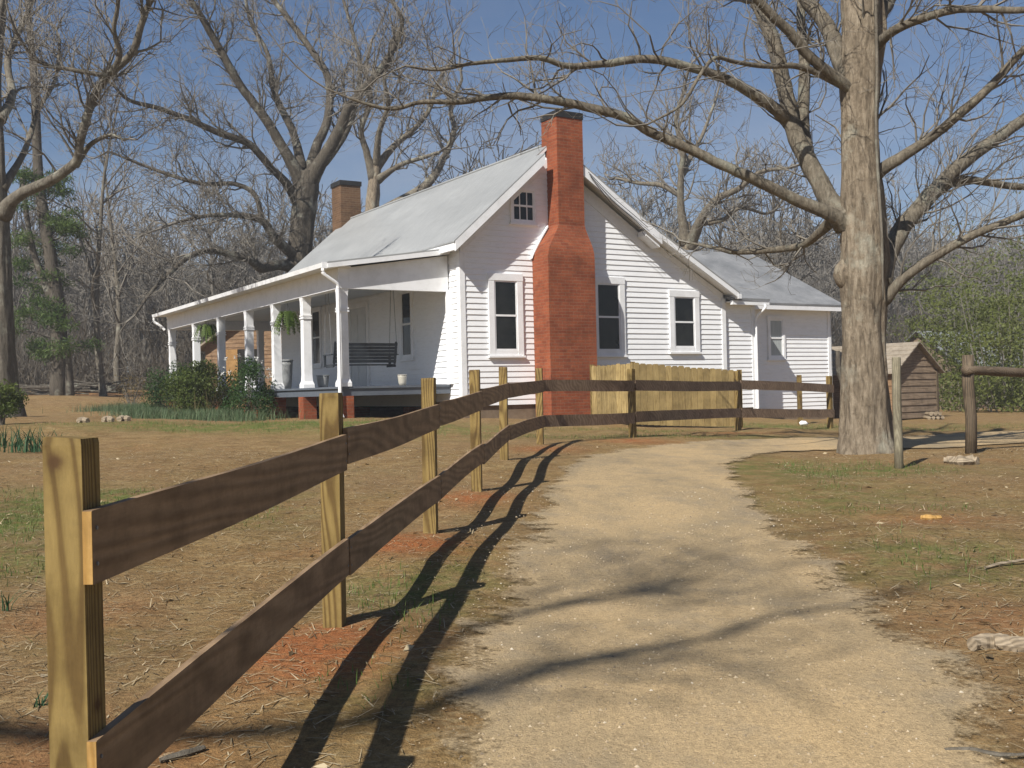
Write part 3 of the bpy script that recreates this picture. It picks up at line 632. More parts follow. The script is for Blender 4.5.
# hanging ferns
for q, lab in ((11.0, 'smaller green fern hanging between the far porch columns'), (4.05, 'larger bright fern hanging nearer along the porch beam')):
    r_ = .38 if q > 8 else .36
    o = thing('hanging_fern', house_pt(-2.55, q, 3.36 if q > 8 else 3.22), lab, 'fern', group='ferns hanging from the porch beam')
    t = MB(); t.rot((0, 0, 0), [(.09, 0), (.13, .12), (.14, .16)], 12); t.build('basket', M['dark_inside'], o)
    t = MB(); [t.tube([(.13*cos(k*2.1), .13*sin(k*2.1), .16), (0, 0, .55)], .004, 4) for k in range(3)]; t.build('hanger', M['chain_metal'], o)
    t = MB(); fr_n = 70
    for k in range(fr_n):
        an = random.uniform(0, 2*pi); ln = r_*random.uniform(.7, 1.25); pts = []
        rise = random.uniform(.05, .2)
        P = spline([(.05*cos(an), .05*sin(an), .15), (ln*.55*cos(an), ln*.55*sin(an), .17+rise), (ln*cos(an), ln*sin(an), .15-random.uniform(.05, .4))], 7)
        tn = random.random()
        for i in range(1, len(P)):
            d = P[i]-P[i-1]; sd = np.cross(d, (0, 0, 1.)); sd /= np.linalg.norm(sd)+1e-6; l = .055*(1-.6*i/len(P))
            for sg in (-1, 1): t.add([P[i-1], P[i-1]+sd*sg*l+d*.3, P[i]+sd*sg*l*.4], None, [(0, 1, 2)], attr=tn)
    t.build('foliage', M['leaf_fern'], o)

# ------------------------------------------------------------------ rail fence along the drive
PX = [(71, 437, 2.75), (331, 393, 5.59), (428.5, 378, 8.36), (474.5, 370, 10.8), (503, 367, 13.9), (539, 368, 17.05), (631, 369, 18.8), (737, 371, 22.0), (829, 376, 24.3)]
tops = [at(*p) for p in PX]
fence = thing('rail_fence', (tops[0][0], tops[0][1], gzf(*tops[0][:2])), 'two rail board fence of brown planks on yellow pine posts along the drive', 'fence')
FO = np.array(fence.location)
dirs = []
for i in range(len(tops)):
    d = (tops[min(i+1, len(tops)-1)]-tops[max(i-1, 0)])[:2]; dirs.append(d/np.linalg.norm(d))
dirs[5] = (tops[5]-tops[4])[:2]/np.linalg.norm((tops[5]-tops[4])[:2])
PH = .05
for i, p in enumerate(tops):
    d = dirs[i]; n_ = np.array((d[1], -d[0])); zb = gzf(p[0], p[1])-.25; h = PH
    me = MB(); cs = [(-h, -h), (h, -h), (h, h), (-h, h)]
    tilt = np.array((random.uniform(-.012, .012), random.uniform(-.012, .012)))
    lv = [zb, zb+.5, p[2]-.02, p[2]]; vs = []
    for k, z in enumerate(lv):
        s_ = 1 if k < 3 else .96
        for a_, b_ in cs:
            xy = p[:2]+(d*a_+n_*b_)*s_+tilt*(z-p[2]); vs.append((xy[0]-FO[0], xy[1]-FO[1], z-FO[2]+random.uniform(-.004, .004)))
    me.add(vs, [(4*k+j, 4*k+(j+1) % 4, 4*k+4+(j+1) % 4, 4*k+4+j) for k in range(3) for j in range(4)]+[(12, 13, 14, 15)], attr=random.uniform(.35, .75))
    me.build('post', M['treated_pine'], fence)
RT_ = .024
for i in range(len(tops)-1):
    for lvl, off in enumerate((.20, .75)):
        a_, b_ = tops[i].copy(), tops[i+1].copy()
        na = np.array((dirs[i][1], -dirs[i][0])); nb = np.array((dirs[i+1][1], -dirs[i+1][0]))
        sgm = (b_-a_)[:2]; sgm /= np.linalg.norm(sgm)
        ns = np.array((sgm[1], -sgm[0]))
        if i == 0: a_[:2] -= sgm*.02
        A0 = a_[:2]+ns*(PH+.003)+sgm*(.024 if i else -.035); B0 = b_[:2]+ns*(PH+.003+random.uniform(0, .006))-sgm*.02
        if i == len(tops)-2: B0 = B0+sgm*.08
        h = .185; K = 9; vs = []; qd = []
        za = a_[2]-off+random.uniform(-.018, .018); zb = b_[2]-off+random.uniform(-.018, .018)
        wob = random.uniform(-.012, .012)
        for k in range(K):
            t_ = k/(K-1); xy = A0*(1-t_)+B0*t_; bow = .01*sin(pi*t_)*random.choice((1, 1.2)); sag = wob*sin(pi*t_)+.0015*sin(9*t_+i)
            for o_, z in ((0, 0), (RT_, 0), (RT_, -h), (0, -h)):
                q_ = xy+ns*(o_+bow*0); vs.append((q_[0]-FO[0], q_[1]-FO[1], za*(1-t_)+zb*t_+z*(1+.012*sin(5*t_+lvl+i))+sag-FO[2]))
            if k: qd += [(4*k-4+j, 4*k-4+(j+1) % 4, 4*k+(j+1) % 4, 4*k+j) for j in range(4)]
        qd += [(0, 1, 2, 3), (4*K-4, 4*K-3, 4*K-2, 4*K-1)]
        me = MB(); me.add(vs, qd, attr=random.uniform(.3, .7)); rl = me.build('rail', M['rail_board'] if i < 5 else M['rail_board_x'], fence)
        for Q_, zz_, sg_ in ((A0, za, 1), (B0, zb, -1)):
            for dz_ in (.045, .135):
                c_ = Q_+sgm*sg_*.022+ns*(RT_+.0005); nl_ = MB(); nl_.tube([(c_[0]-FO[0], c_[1]-FO[1], zz_-dz_-FO[2]), (c_[0]+ns[0]*.003-FO[0], c_[1]+ns[1]*.003-FO[1], zz_-dz_-FO[2])], [.0055, .005], 8)
                if i < 4: nl_.build('nail', M['chain_metal'], rl)
        if i == 0:   # pale fresh-sawn end
            e = MB(); p0 = A0-sgm*.004; z0 = za
            c = [p0+ns*.0, p0+ns*RT_, p0+ns*RT_+sgm*.0035, p0+sgm*.0035]
            e.hexa([(x[0]-FO[0], x[1]-FO[1], z0-h+.002-FO[2]) for x in c]+[(x[0]-FO[0], x[1]-FO[1], z0-.002-FO[2]) for x in c]); e.build('sawn_end', M['fresh_cut'], rl)

# dog-eared picket screen by the big chimney
pkA, pkB, pkC = at(592, 366, 23.6), at(633, 363, 22.7), at(740, 371, 23.3)
pf = thing('picket_screen', (pkB[0], pkB[1], gzf(*pkB[:2])), 'low screen of yellow dog eared pine pickets beside the brick chimney', 'picket fence'); PO = np.array(pf.location)
for A_, B_ in ((pkA, pkB), (pkB, pkC)):
    mb = MB(); L_ = np.linalg.norm((B_-A_)[:2]); d = (B_-A_)/L_; nn = np.array((d[1], -d[0], 0)); k = 0; x = 0
    while x < L_-.02:
        w_ = min(.138, L_-x); c = A_+d*x; z1 = c[2]+random.uniform(-.012, .012); z0 = gzf(c[0], c[1])+.04
        e = .028; o0 = random.uniform(0, .004)
        poly = [(0, z0), (w_, z0), (w_, z1-e), (w_-e, z1), (e, z1), (0, z1-e)]
        mb.prism(poly, lambda a_, b_, o_: (c[0]+d[0]*a_+nn[0]*o_-PO[0], c[1]+d[1]*a_+nn[1]*o_-PO[1], b_-PO[2]), o0, o0+.018)
        mb.a[-1] = np.full(len(mb.a[-1]), random.uniform(.1, .95)); x += .144
    mb.build('panel', M['treated_picket'], pf)
for P_ in (pkA, pkB, pkC):
    mb = MB(); z0 = gzf(P_[0], P_[1])-.2; q_ = P_-PO; mb.box(q_[0]-.045, q_[0]+.045, q_[1]+.03, q_[1]+.12, z0-PO[2], q_[2]+.03); mb.build('post', M['treated_pine'], pf)

# single posts and the log rail on the right
def round_post(px, ytop, ybase, d, r, mat, label, name='round_post'):
    T = at(px, ytop, d); zb = gzf(T[0], T[1]); o = tag(MB().tube([(0, 0, -.2), (.004, 0, .3), (0, .004, .8), (.003, 0, T[2]-zb-.02), (.003, 0, T[2]-zb)], [r*1.05, r, r, r, r*.9], 10, rough=.03).build(name, M[mat], smooth=True), label, 'post'); o.location = (T[0], T[1], zb); return o
round_post(896, 357, 470, 13.4, .053, 'grey_post', 'thin pale round post standing just right of the big tree')
T = at(799, 375, 26.0); o = MB(); zb = gzf(T[0], T[1]); o.box(-.05, .05, -.05, .05, -.2, T[2]-zb); o = o.build('square_post', M['treated_pine']); o.location = (T[0], T[1], zb); tag(o, 'lone yellow square post behind the rails near the wing corner', 'post')
o = MB(); leaves(o, (0, 0, 0), (.01, .01, .01), 1, .01); o = MB(); o.tube([(-.09, 0, .06), (-.04, 0, .075), (.05, .01, .07), (.1, .01, .05)], [.035, .06, .055, .03], 7, rough=.15); T = at(803, 409, 25.7); o = o.build('white_stone', M['trim'], smooth=True); o.location = (T[0], T[1], gzf(T[0], T[1])-.01); tag(o, 'small white stone at the foot of the lone post near the wing', 'stone')
P1 = at(968, 355, 15.6); P2 = at(1036, 352, 16.6); zb = gzf(P1[0], P1[1])
lr = thing('log_rail_fence', (P1[0], P1[1], zb), 'weathered post with a round log rail running off the right edge', 'fence'); LO = np.array(lr.location)
for P_ in (P1, P2):
    b = np.array((P_[0], P_[1], gzf(P_[0], P_[1])))-LO
    MB().tube([b+(0, 0, -.2), b+(.02, 0, .5), b+(-.01, 0, 1.0), b+(0, 0, P_[2]-b[2]-LO[2])], [.085, .08, .085, .078], 10, rough=.06).build('post', M['weathered'], lr, True)
q1 = at(966, 370, 15.6)-LO; q2 = at(1060, 377, 16.9)-LO
MB().tube(spline([q1+(-.05, -.09, 0), (q1+q2)/2+(0, -.09, .015), q2+(.3, -.09, 0)], 6), [.072, .07, .068, .07, .075, .072, .07, .066, .07, .072, .07, .07, .07], 10, rough=.05).build('rail', M['weathered_x'], lr, True)

# ------------------------------------------------------------------ sheds
def gable_shed(name, base, rz, L, Wd, hw_, hr, label, cat, mats, board=.19, ov=.18, roofmat='shake_roof', door=None):
    o = thing(name, base, label, cat, rz); m1, m2 = mats
    def ext(z):
        if z <= hw_: return (-Wd/2, Wd/2)
        k = (hr-z)/(hr-hw_)*Wd/2; return (-k, k)
    for sy in (-1, 1):
        f = (lambda a_, h_, o_: (a_, -Wd/2-o_, h_)) if sy < 0 else (lambda a_, h_, o_: (a_, Wd/2+o_, h_))
        clap(f, .10, hw_, lambda z: (-L/2, L/2), board, .022).build('side_wall', M[m1], o)
    for sx in (-1, 1):
        f = (lambda a_, h_, o_: (L/2+o_, a_, h_)) if sx > 0 else (lambda a_, h_, o_: (-L/2-o_, a_, h_))
        clap(f, .10, hr-.05, ext, board, .022).build('gable_wall', M[m2], o)
    for x in (-L/2, L/2):
        for y in (-Wd/2, Wd/2): t = MB(); t.box(x-.045, x+.045, y-.045, y+.045, .0, hw_); t.build('corner_post', M['weathered'], o)
    sl = (hr-hw_)/(Wd/2); r = MB(); nR = 7
    for s_ in (-1, 1):
        for k in range(nR):      # overlapping courses
            y0 = (Wd/2+ov)*(1-k/nR); y1 = (Wd/2+ov)*(1-(k+1)/nR)-.03; y1 = max(y1, 0); z0 = hr+.07-sl*y0; z1 = hr+.05-sl*y1
            r.hexa([(-L/2-ov, s_*y0, z0-.03), (L/2+ov, s_*y0, z0-.03), (L/2+ov, s_*y1, z1-.03), (-L/2-ov, s_*y1, z1-.03), (-L/2-ov, s_*y0, z0+.012), (L/2+ov, s_*y0, z0+.012), (L/2+ov, s_*y1, z1), (-L/2-ov, s_*y1, z1)])
    r.build('roof', M[roofmat], o); return o
# corner of the small shed seen at right
c1 = at(895, 421, 31.0); ax = radians(-55); Ls, Ws = 3.6, 2.05
ux = np.array((cos(ax), sin(ax))); vy = np.array((-sin(ax), cos(ax)))
cen = c1[:2]-ux*Ls/2+vy*Ws/2
zsh = gzf(*cen)
gable_shed('small_shed', (cen[0], cen[1], c1[2]-.05), ax, Ls, Ws, 1.50, 2.28, 'small tan board shed with a shake roof behind the big tree', 'shed', ('shed_board', 'shed_board_dark'))
t = MB()
for k in range(7): x_ = (k % 4)*.13; z_ = .06+.11*(k//4); t.tube([(x_+.06*(k//4), -.15, z_), (x_+.06*(k//4), .2, z_)], .055, 8, rough=.08)
o = t.build('firewood_pile', M['bleached_log']); p_ = c1[:2]+vy*1.1+ux*.3; o.location = (p_[0], p_[1], gzf(*p_)); tag(o, 'little heap of cut firewood against the dark end of the small shed', 'firewood')
# far barn with pale roof
cb = at(920, 331, 55)[:2]+4.5*np.array((cos(radians(28)), sin(radians(28)))); gable_shed('far_barn', (cb[0], cb[1], at(920, 331, 55)[2]-4.2), radians(28), 9, 5, 2.4, 4.15, 'distant barn with pale metal roof behind the small shed', 'barn', ('shed_board_dark', 'shed_board_dark'), .25, .3, 'tin_pale')
# shed seen through the porch
cl = at(240, 395, 47); rz = radians(-4)
sh = thing('farm_shed', (cl[0], cl[1], gzf(cl[0], cl[1])), 'unpainted board shed with dark doorways seen through the porch', 'shed', rz)
def sext(z): return (-2.0, 3.4) if z < 2.3 else (-2.0+(z-2.3)*2.0/.95*1.0, 3.4)
clap(lambda a_, h_, o_: (a_, -o_, h_), .0, 3.15, lambda z: (-1.5+max(0, z-2.15)*1.45, 4.2), .17, .02).build('front_wall', M['shed_board'], sh)
clap(lambda a_, h_, o_: (-1.5-o_, a_, h_), .0, 2.1, lambda z: (0, 4), .17, .02).build('side_wall', M['shed_board'], sh)
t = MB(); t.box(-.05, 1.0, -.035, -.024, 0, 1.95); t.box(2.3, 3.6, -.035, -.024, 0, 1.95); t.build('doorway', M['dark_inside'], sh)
t = MB(); t.box(-.78, -.06, -.06, -.028, .05, 1.95); t.box(-.76, -.08, -.075, -.061, .3, .42); t.box(-.76, -.08, -.075, -.061, 1.5, 1.62); t.build('door', M['orange_door'], sh)
t = MB(); t.hexa([(-1.85, -.35, 1.93), (.4, -.35, 3.45), (.4, 4, 3.45), (-1.85, 4, 1.93), (-1.85, -.35, 2.02), (.4, -.35, 3.56), (.4, 4, 3.56), (-1.85, 4, 2.02)]); t.hexa([(.4, -.35, 3.45), (4.6, -.35, 3.2), (4.6, 4, 3.2), (.4, 4, 3.45), (.4, -.35, 3.56), (4.6, -.35, 3.3), (4.6, 4, 3.3), (.4, 4, 3.56)]); t.build('roof', M['shake_roof'], sh)

# ------------------------------------------------------------------ trees
def nrm(v): return v/(np.linalg.norm(v)+1e-9)
def twig(mb, p, d, L, r, lvl, n=5, up=.12, kids=4, jit=.28, sides=3, minr=.003, tint=.5):
    pts = [p]; dirs_ = [d]; q = p.copy(); dd_ = d.copy()
    for k in range(n):
        dd_ = nrm(dd_+np.array([random.gauss(0, jit), random.gauss(0, jit), random.gauss(0, jit)+up])); q = q+dd_*L/n; pts.append(q); dirs_.append(dd_)
    rr = np.maximum(np.linspace(r, r*.35, n+1), minr)
    mb.tube(np.array(pts), rr, sides if lvl < 2 else 4, cap=False, attr=tint)
    if lvl > 0:
        for k in range(kids):
            i = random.randint(1, n); b = dirs_[i]; s_ = nrm(np.cross(b, np.array([random.gauss(0, 1) for _ in range(3)])))
            ang = random.uniform(.45, 1.0)
            twig(mb, pts[i], nrm(b*cos(ang)+s_*sin(ang)), L*random.uniform(.38, .68), max(rr[i]*.62, minr), lvl-1, max(3, n-1), up, kids, jit, sides, minr, tint)
def limb_from_px(px, d0, d1):
    n = len(px); dep = [d0+(d1-d0)*(i/(n-1))**1.0 for i in range(n)]
    c = np.array([at(p[0], p[1], dd_) for p, dd_ in zip(px, dep)]); r = np.array([p[2]*dd_/F/2 for p, dd_ in zip(px, dep)])
    cr = spline(np.concatenate([c, r[:, None]], 1), 5)
    wob = rng.normal(size=(len(cr), 3))*cr[:, 3:4]*.035; wob[0] = 0
    return cr[:, :3]+wob, np.maximum(cr[:, 3], .004)
def grow_on(mb, P, R, n, L, lvl, kids, start=.15, up=.12, minr=.004, rr=.45, jit=.28):
    m_ = len(P)
    for k in range(n):
        i = int((start+(1-start)*random.random())*(m_-2)); i = max(0, min(m_-2, i)); b = nrm(P[i+1]-P[i])
        s_ = nrm(np.cross(b, np.array([random.gauss(0, 1) for _ in range(3)]))+np.array((0, 0, .25))); ang = random.uniform(.5, 1.2)
        twig(mb, P[i], nrm(b*cos(ang)+s_*sin(ang)), L*random.uniform(.5, 1.25), max(min(R[i]*rr, 6.5*minr), minr*1.5), lvl, 5, up, kids, jit, 3, minr)
    b = nrm(P[-1]-P[-2]); twig(mb, P[-1], b, L*1.2, R[-1], lvl, 6, up, kids, jit, 3, minr)
def trunk_mesh(mb, P, R, n, flare=.5, amp=1.):
    PR = spline(np.concatenate([P, R[:, None]], 1), 6); P, R = PR[:, :3], PR[:, 3]
    an = np.linspace(0, 2*pi, n, endpoint=False); z = P[:, 2][:, None]-P[1, 2]; ca, sa = np.cos(an)[None], np.sin(an)[None]
    z0 = P[0, 2]+.25; h = np.maximum(P[:, 2]-z0, 0)[:, None]
    def f(c, k, sd): return vnoise(ca*c+z*k+50, sa*c-z*k*.8+50, 1., sd)-.5
    ds = 1+amp*(.12*f(1.6, .5, 3)+.12*f(3.6, .9, 4)+.09*f(8, 1.0, 5)+.06*f(17, 2.0, 6))
    fl = flare*np.exp(-h/.42)*(.35+1.3*vnoise(ca*2.3+20, sa*2.3+20, 1., 8)); rr = R[:, None]*(ds+fl)
    v = P[:, None]+np.stack([rr*ca, rr*sa, rr*0], -1); m_ = len(P); i = np.arange(m_-1)[:, None]*n; j = np.arange(n)[None]; k = (j+1) % n
    mb.add(v.reshape(-1, 3), np.stack([i+j, i+k, i+n+k, i+n+j], -1).reshape(-1, 4))
def px_tree(name, trunk, limbs, dt, label, bark_='bark_pale', tw='twig_brown', cat='tree', ntw=10, Ltw=1.2, lvl=2, kids=4, minr=.005, up=.12, twmat=None, group=None, base_flare=True, trunk_sides=14, extra=None, flare=.16):
    P = np.array([at(p[0], p[1], dt) for p in trunk]); R = np.array([p[2]*dt/F/2 for p in trunk])
    zb = gzf(P[0][0], P[0][1])
    if base_flare:
        P = np.concatenate([[[P[0][0], P[0][1], zb-.3]], P]); R = np.concatenate([[R[0]*1.02], R])
    O = np.array((P[0][0], P[0][1], zb)); root = thing(name, O, label, cat, group=group)
    tm = MB(); trunk_mesh(tm, P-O, R, trunk_sides*2, flare, 1.5); tm.build('trunk', M[bark_], root, True)
    tw_ = MB()
    for px, d1, k, *st_ in limbs:
        P2, R2 = limb_from_px(px, st_[0] if st_ else dt, d1)
        MB().tube(P2-O, R2*.93*(1+(0 if st_ else .45)*np.exp(-np.arange(len(R2))/2.5)), 10, rough=.035).build('limb', M['bark_limb' if bark_ == 'bark_pale' else bark_], root, True)
        grow_on(tw_, P2-O, R2, int(ntw*k), Ltw, lvl, kids, .22, up, minr, .36)
    if extra: extra(tw_, O, P, R)
    tw_.build('twigs', M[tw], root)
    return root
def big_extra(tw_, O, P, R): grow_on(tw_, (P-O)[len(P)//2:], R[len(P)//2:]*.2, 10, 1.6, 2, 4, .1, .1, .004)
bt = px_tree('oak_tree', [(867, 452, 49), (866, 436, 47), (866, 415, 46), (865, 370, 44), (864, 320, 42), (864, 285, 45), (865, 262, 46), (864, 225, 43), (862, 180, 39), (861, 130, 37), (862, 80, 40), (863, 40, 42), (862, 0, 40), (861, -60, 34), (866, -130, 26), (862, -220, 16)],
  [([(846, 222, 22), (833, 205, 21), (816, 176, 20), (797, 138, 19), (786, 95, 17), (776, 50, 16), (761, 12, 14), (742, -25, 12), (715, -80, 8)], 17.6, 1.3),
   ([(795, 132, 15), (784, 117, 14), (764, 101, 13), (730, 81, 11), (696, 69, 9.5), (650, 59, 9), (602, 64, 8), (568, 66, 6.5), (540, 58, 6), (508, 60, 5), (469, 64, 4), (437, 70, 3), (405, 66, 2)], 14.2, 1.8, 16.85),
   ([(850, 226, 18), (831, 215, 15), (790, 197, 12.5), (760, 182, 12), (722, 165, 11), (685, 147, 10.5), (650, 132, 10), (625, 117, 10), (594, 109, 9.5), (562, 102, 9), (519, 96, 8), (484, 98, 7), (461, 102, 6), (422, 102, 5), (391, 109, 4), (355, 100, 3), (325, 88, 2)], 14.6, 2.4),
   ([(872, 178, 15), (884, 168, 13), (925, 142, 11), (955, 118, 10), (989, 88, 9), (1014, 60, 8), (1050, 22, 6), (1090, -25, 4)], 14.8, 1.5),
   ([(878, 285, 22), (889, 252, 19), (908, 220, 18), (936, 190, 17), (966, 160, 15), (1000, 136, 13), (1035, 112, 11), (1090, 80, 7)], 18.6, 1.5),
   ([(900, 222, 10), (920, 205, 10), (945, 187, 9.5), (962, 180, 9), (985, 182, 8), (1024, 187, 7.5), (1060, 180, 6), (1100, 165, 4)], 18.4, 1.2, 16.9),
   ([(874, 306, 15), (886, 299, 12), (905, 277, 11), (939, 254, 10), (969, 237, 9), (1010, 220, 8), (1050, 205, 6), (1100, 195, 4)], 15.0, 1.3),
   ([(870, 52, 14), (882, 40, 11), (899, 28, 10), (932, 15, 9), (966, 9, 8), (1024, 10, 7), (1070, 2, 5)], 14.0, 1.3),
   ([(858, 98, 14), (842, 82, 12), (809, 56, 11), (790, 32, 11), (764, 7, 10), (742, -20, 8), (700, -60, 5)], 15.0, 1.2),
   ([(846, 86, 8), (801, 67, 6.5), (764, 66, 5.5), (735, 62, 4.5), (715, 58, 4.5), (700, 75, 4), (681, 105, 3.2), (648, 124, 2)], 13.6, 1.0),
   ([(852, 78, 20), (839, 56, 19), (827, 26, 17), (805, -2, 15), (785, -32, 12), (765, -80, 8)], 17.2, .8),
   ([(872, 26, 18), (882, 12, 15), (892, -4, 13), (910, -40, 10), (940, -90, 6)], 17.0, .8),
   ([(812, 172, 14), (803, 124, 13), (805, 68, 12), (801, 22, 10), (803, -20, 8), (812, -70, 5)], 18.4, 1.0, 16.45),
   ([(838, 214, 12), (816, 236, 9), (800, 246, 8), (770, 250, 7), (735, 252, 6), (716, 248, 4), (690, 243, 2.5)], 19.2, 1.0)],
  16.0, 'massive pale barked bare tree with low spreading limbs right of the drive', ntw=14, Ltw=1.2, lvl=2, kids=4, minr=.0028, flare=.27, trunk_sides=32, extra=big_extra)
O = np.array(bt.location)
for px in ([(883, 300, 2), (882, 240, 3), (879, 190, 3.2), (876, 130, 3), (877, 70, 3.5), (876, 10, 3), (875, -40, 3)],):
    P, R = limb_from_px(px, 15.62, 15.62); MB().tube(P-O, R, 6).build('vine', M['bark_grey'], bt, True)
kn = MB()
for px, py, r in ((849, 274, 15),):
    c = at(px, py, 15.92)-O; rr = r*16/F
    kn = MB(); kn.tube([c+(0, .13, -rr*1.2), c+(0, .11, -rr*.6), c+(0, .09, 0), c+(0, .11, rr*.6), c+(0, .13, rr*1.2)], [rr*.2, rr*.7, rr*.95, rr*.75, rr*.2], 12, rough=.06); kn.build('burl', M['bark_pale'], bt, True)
px_tree('oak_tree', [(299, 392, 26), (300, 330, 25), (300, 262, 24), (302, 225, 23), (306, 195, 24), (308, 172, 20)],
  [([(308, 185, 16), (320, 164, 14), (340, 129, 12), (348, 109, 10), (367, 86, 9), (383, 66, 8), (396, 43, 6), (402, 20, 5), (390, -8, 4), (396, -50, 3)], 38, 1.3),
   ([(307, 180, 12), (316, 148, 10), (328, 118, 9), (328, 78, 8), (309, 47, 7), (289, 20, 6), (270, -8, 5), (262, -50, 3)], 43, 1.3),
   ([(303, 185, 14), (287, 155, 11), (264, 117, 10), (240, 85, 9), (217, 44, 8), (202, 18, 7), (188, -8, 5), (180, -50, 3)], 37, 1.3),
   ([(300, 205, 11), (285, 182, 9), (270, 167, 8), (249, 144, 8), (217, 132, 7), (188, 119, 6), (158, 108, 5), (129, 100, 4), (110, 82, 2.5)], 35, 1.3),
   ([(298, 255, 13), (288, 250, 11), (274, 237, 10), (261, 220, 8), (234, 215, 6), (205, 216, 4.5), (178, 222, 3)], 37, 1.0),
   ([(262, 220, 6), (255, 195, 5.5), (235, 184, 5), (205, 184, 4.5), (176, 177, 4), (140, 164, 3.2), (108, 151, 2)], 38, .9, 38.5),
   ([(297, 266, 12), (278, 265, 11), (261, 268, 10), (247, 259, 8.5), (213, 251, 7), (190, 256, 6), (169, 274, 5), (152, 291, 4), (135, 315, 2.5)], 34, 1.0),
   ([(309, 178, 10), (335, 150, 7), (352, 118, 6), (360, 70, 5), (352, 30, 4), (340, -10, 3)], 44, 1.0),
   ([(303, 170, 9), (292, 130, 8), (275, 95, 7), (268, 55, 5), (250, 20, 4), (243, -20, 3)], 42, 1.0)],
  40.0, 'wide dark limbed bare tree rising behind the porch roof', 'bark_dark', ntw=20, Ltw=2.0, lvl=2, kids=6, minr=.006)
px_tree('oak_tree', [(6, 415, 30), (3, 380, 26), (1, 320, 22), (0, 250, 18), (-1, 200, 16), (-3, 150, 13), (-6, 90, 13), (-2, 40, 11), (4, -20, 8), (0, -80, 5)],
  [([(2, 215, 15), (18, 196, 12), (53, 179, 11), (76, 161, 10), (81, 138, 9), (94, 97, 9), (108, 76, 8.5), (132, 53, 8), (141, 26, 7), (150, 2, 6), (166, -20, 4)], 23, 1.6),
   ([(110, 74, 6), (120, 55, 6), (114, 30, 5), (118, 0, 4.5), (112, -30, 3)], 22.5, .6, 23.6),
   ([(108, 76, 5.5), (73, 70, 4.5), (38, 61, 4), (18, 35, 3), (8, 10, 2)], 22.5, .8, 23.6),
   ([(0, 120, 9), (12, 95, 8), (8, 60, 7), (22, 25, 6), (38, -10, 4)], 27, 1.2),
   ([(2, 190, 8), (25, 150, 6), (38, 110, 5), (55, 80, 4), (60, 40, 3)], 28, 1.2),
   ([(76, 165, 6), (90, 145, 5), (110, 135, 3.5), (125, 140, 2)], 23.5, .6)],
  25.0, 'tall bare tree at the left edge of the picture', 'bark_grey', ntw=16, Ltw=1.5, lvl=2, kids=5, minr=.005)
px_tree('oak_tree', [(371, 330, 14), (371, 240, 14), (373, 195, 13), (376, 165, 11)],
  [([(374, 180, 9), (366, 150, 7), (361, 130, 6), (371, 100, 5), (366, 70, 4), (372, 40, 2.5)], 56, 1.3),
   ([(376, 168, 8), (394, 146, 6.5), (415, 128, 5.5), (430, 108, 5), (438, 82, 4), (452, 60, 2.5)], 58, 1.3),
   ([(378, 180, 7), (400, 165, 5), (428, 156, 4), (440, 152, 3)], 53, .8),
   ([(376, 168, 7), (379, 133, 6), (388, 105, 5), (384, 75, 4), (394, 40, 2.5)], 54, 1.3),
   ([(375, 215, 9), (425, 186, 9), (445, 155, 7), (454, 130, 6), (451, 108, 5), (462, 80, 3)], 60, 1.2)],
  58.0, 'slender pale tree above the roof right of the dark limbed one', 'bark_pale', ntw=12, Ltw=2.4, lvl=2, kids=4, minr=.012)
px_tree('oak_tree', [(688, 330, 15), (688, 260, 15), (687, 245, 14), (684, 222, 11)],
  [([(686, 245, 11), (681, 210, 8), (681, 175, 7), (683, 150, 6), (676, 120, 4.5), (684, 90, 3)], 50, 1.4),
   ([(689, 250, 11), (700, 222, 10), (716, 200, 8), (740, 188, 6), (760, 172, 4.5), (790, 168, 3)], 47, 1.2),
   ([(700, 224, 6), (722, 220, 5), (740, 208, 4), (765, 214, 3)], 50, .8, 51),
   ([(681, 195, 6), (660, 185, 5), (638, 183, 4), (615, 178, 3)], 54, 1.0),
   ([(682, 170, 5), (700, 140, 4), (712, 110, 3), (720, 85, 2)], 54, 1.0)],
  52.0, 'pale bare tree behind the rear slope right of the red chimney', 'bark_pale', ntw=13, Ltw=2.2, lvl=2, kids=4, minr=.011)
# generated bare trees
def gen_tree(h, spread, seed, minr, n_l=12, lvl=2, kids=4, r0=None, Lt=None):
    random.seed(seed); tr_ = MB(); cr_ = MB(); r0 = r0 or h*.016
    P = [np.array((0, 0, -.3))]; d = np.array((0, 0, 1.))
    for k in range(7): d = nrm(d+np.array([random.gauss(0, .07), random.gauss(0, .07), .25])); P.append(P[-1]+d*(h*.9+.3)/7)
    P = spline(P, 3); R = np.linspace(r0, r0*.12, len(P)); R[0] *= 1.25; tr_.tube(P, R, 8, rough=.05)
    for k in range(n_l):
        t_ = random.uniform(.3, .97); i = int(t_*(len(P)-1)); an = k*2.4+random.uniform(-.4, .4); el = random.uniform(.5, 1.1)
        d = np.array((cos(an)*cos(el), sin(an)*cos(el), sin(el))); twig(cr_, P[i], d, spread*(1.25-.75*t_)*random.uniform(.7, 1.1), R[i]*.55, lvl, 6, .10, kids, .2, 3, minr)
    return tr_, cr_
for i, (px, yb, d, h, lab) in enumerate([(104, 389, 46, 15, 'thin straight bare tree between the ivy pine and the porch'), (118, 389, 50, 13, 'slim grey forked sapling beside the thin straight tree')]):
    p = at(px, yb, d); o = thing('bare_tree', (p[0], p[1], gzf(p[0], p[1])), lab, 'tree', group='bare trees at the edge of the wood'); a_, b_ = gen_tree(h, 4., 40+i, .012, 14, 2, 4, .17); a_.build('trunk', M['bark_grey'], o, True); b_.build('crown', M['twig_brown'], o)
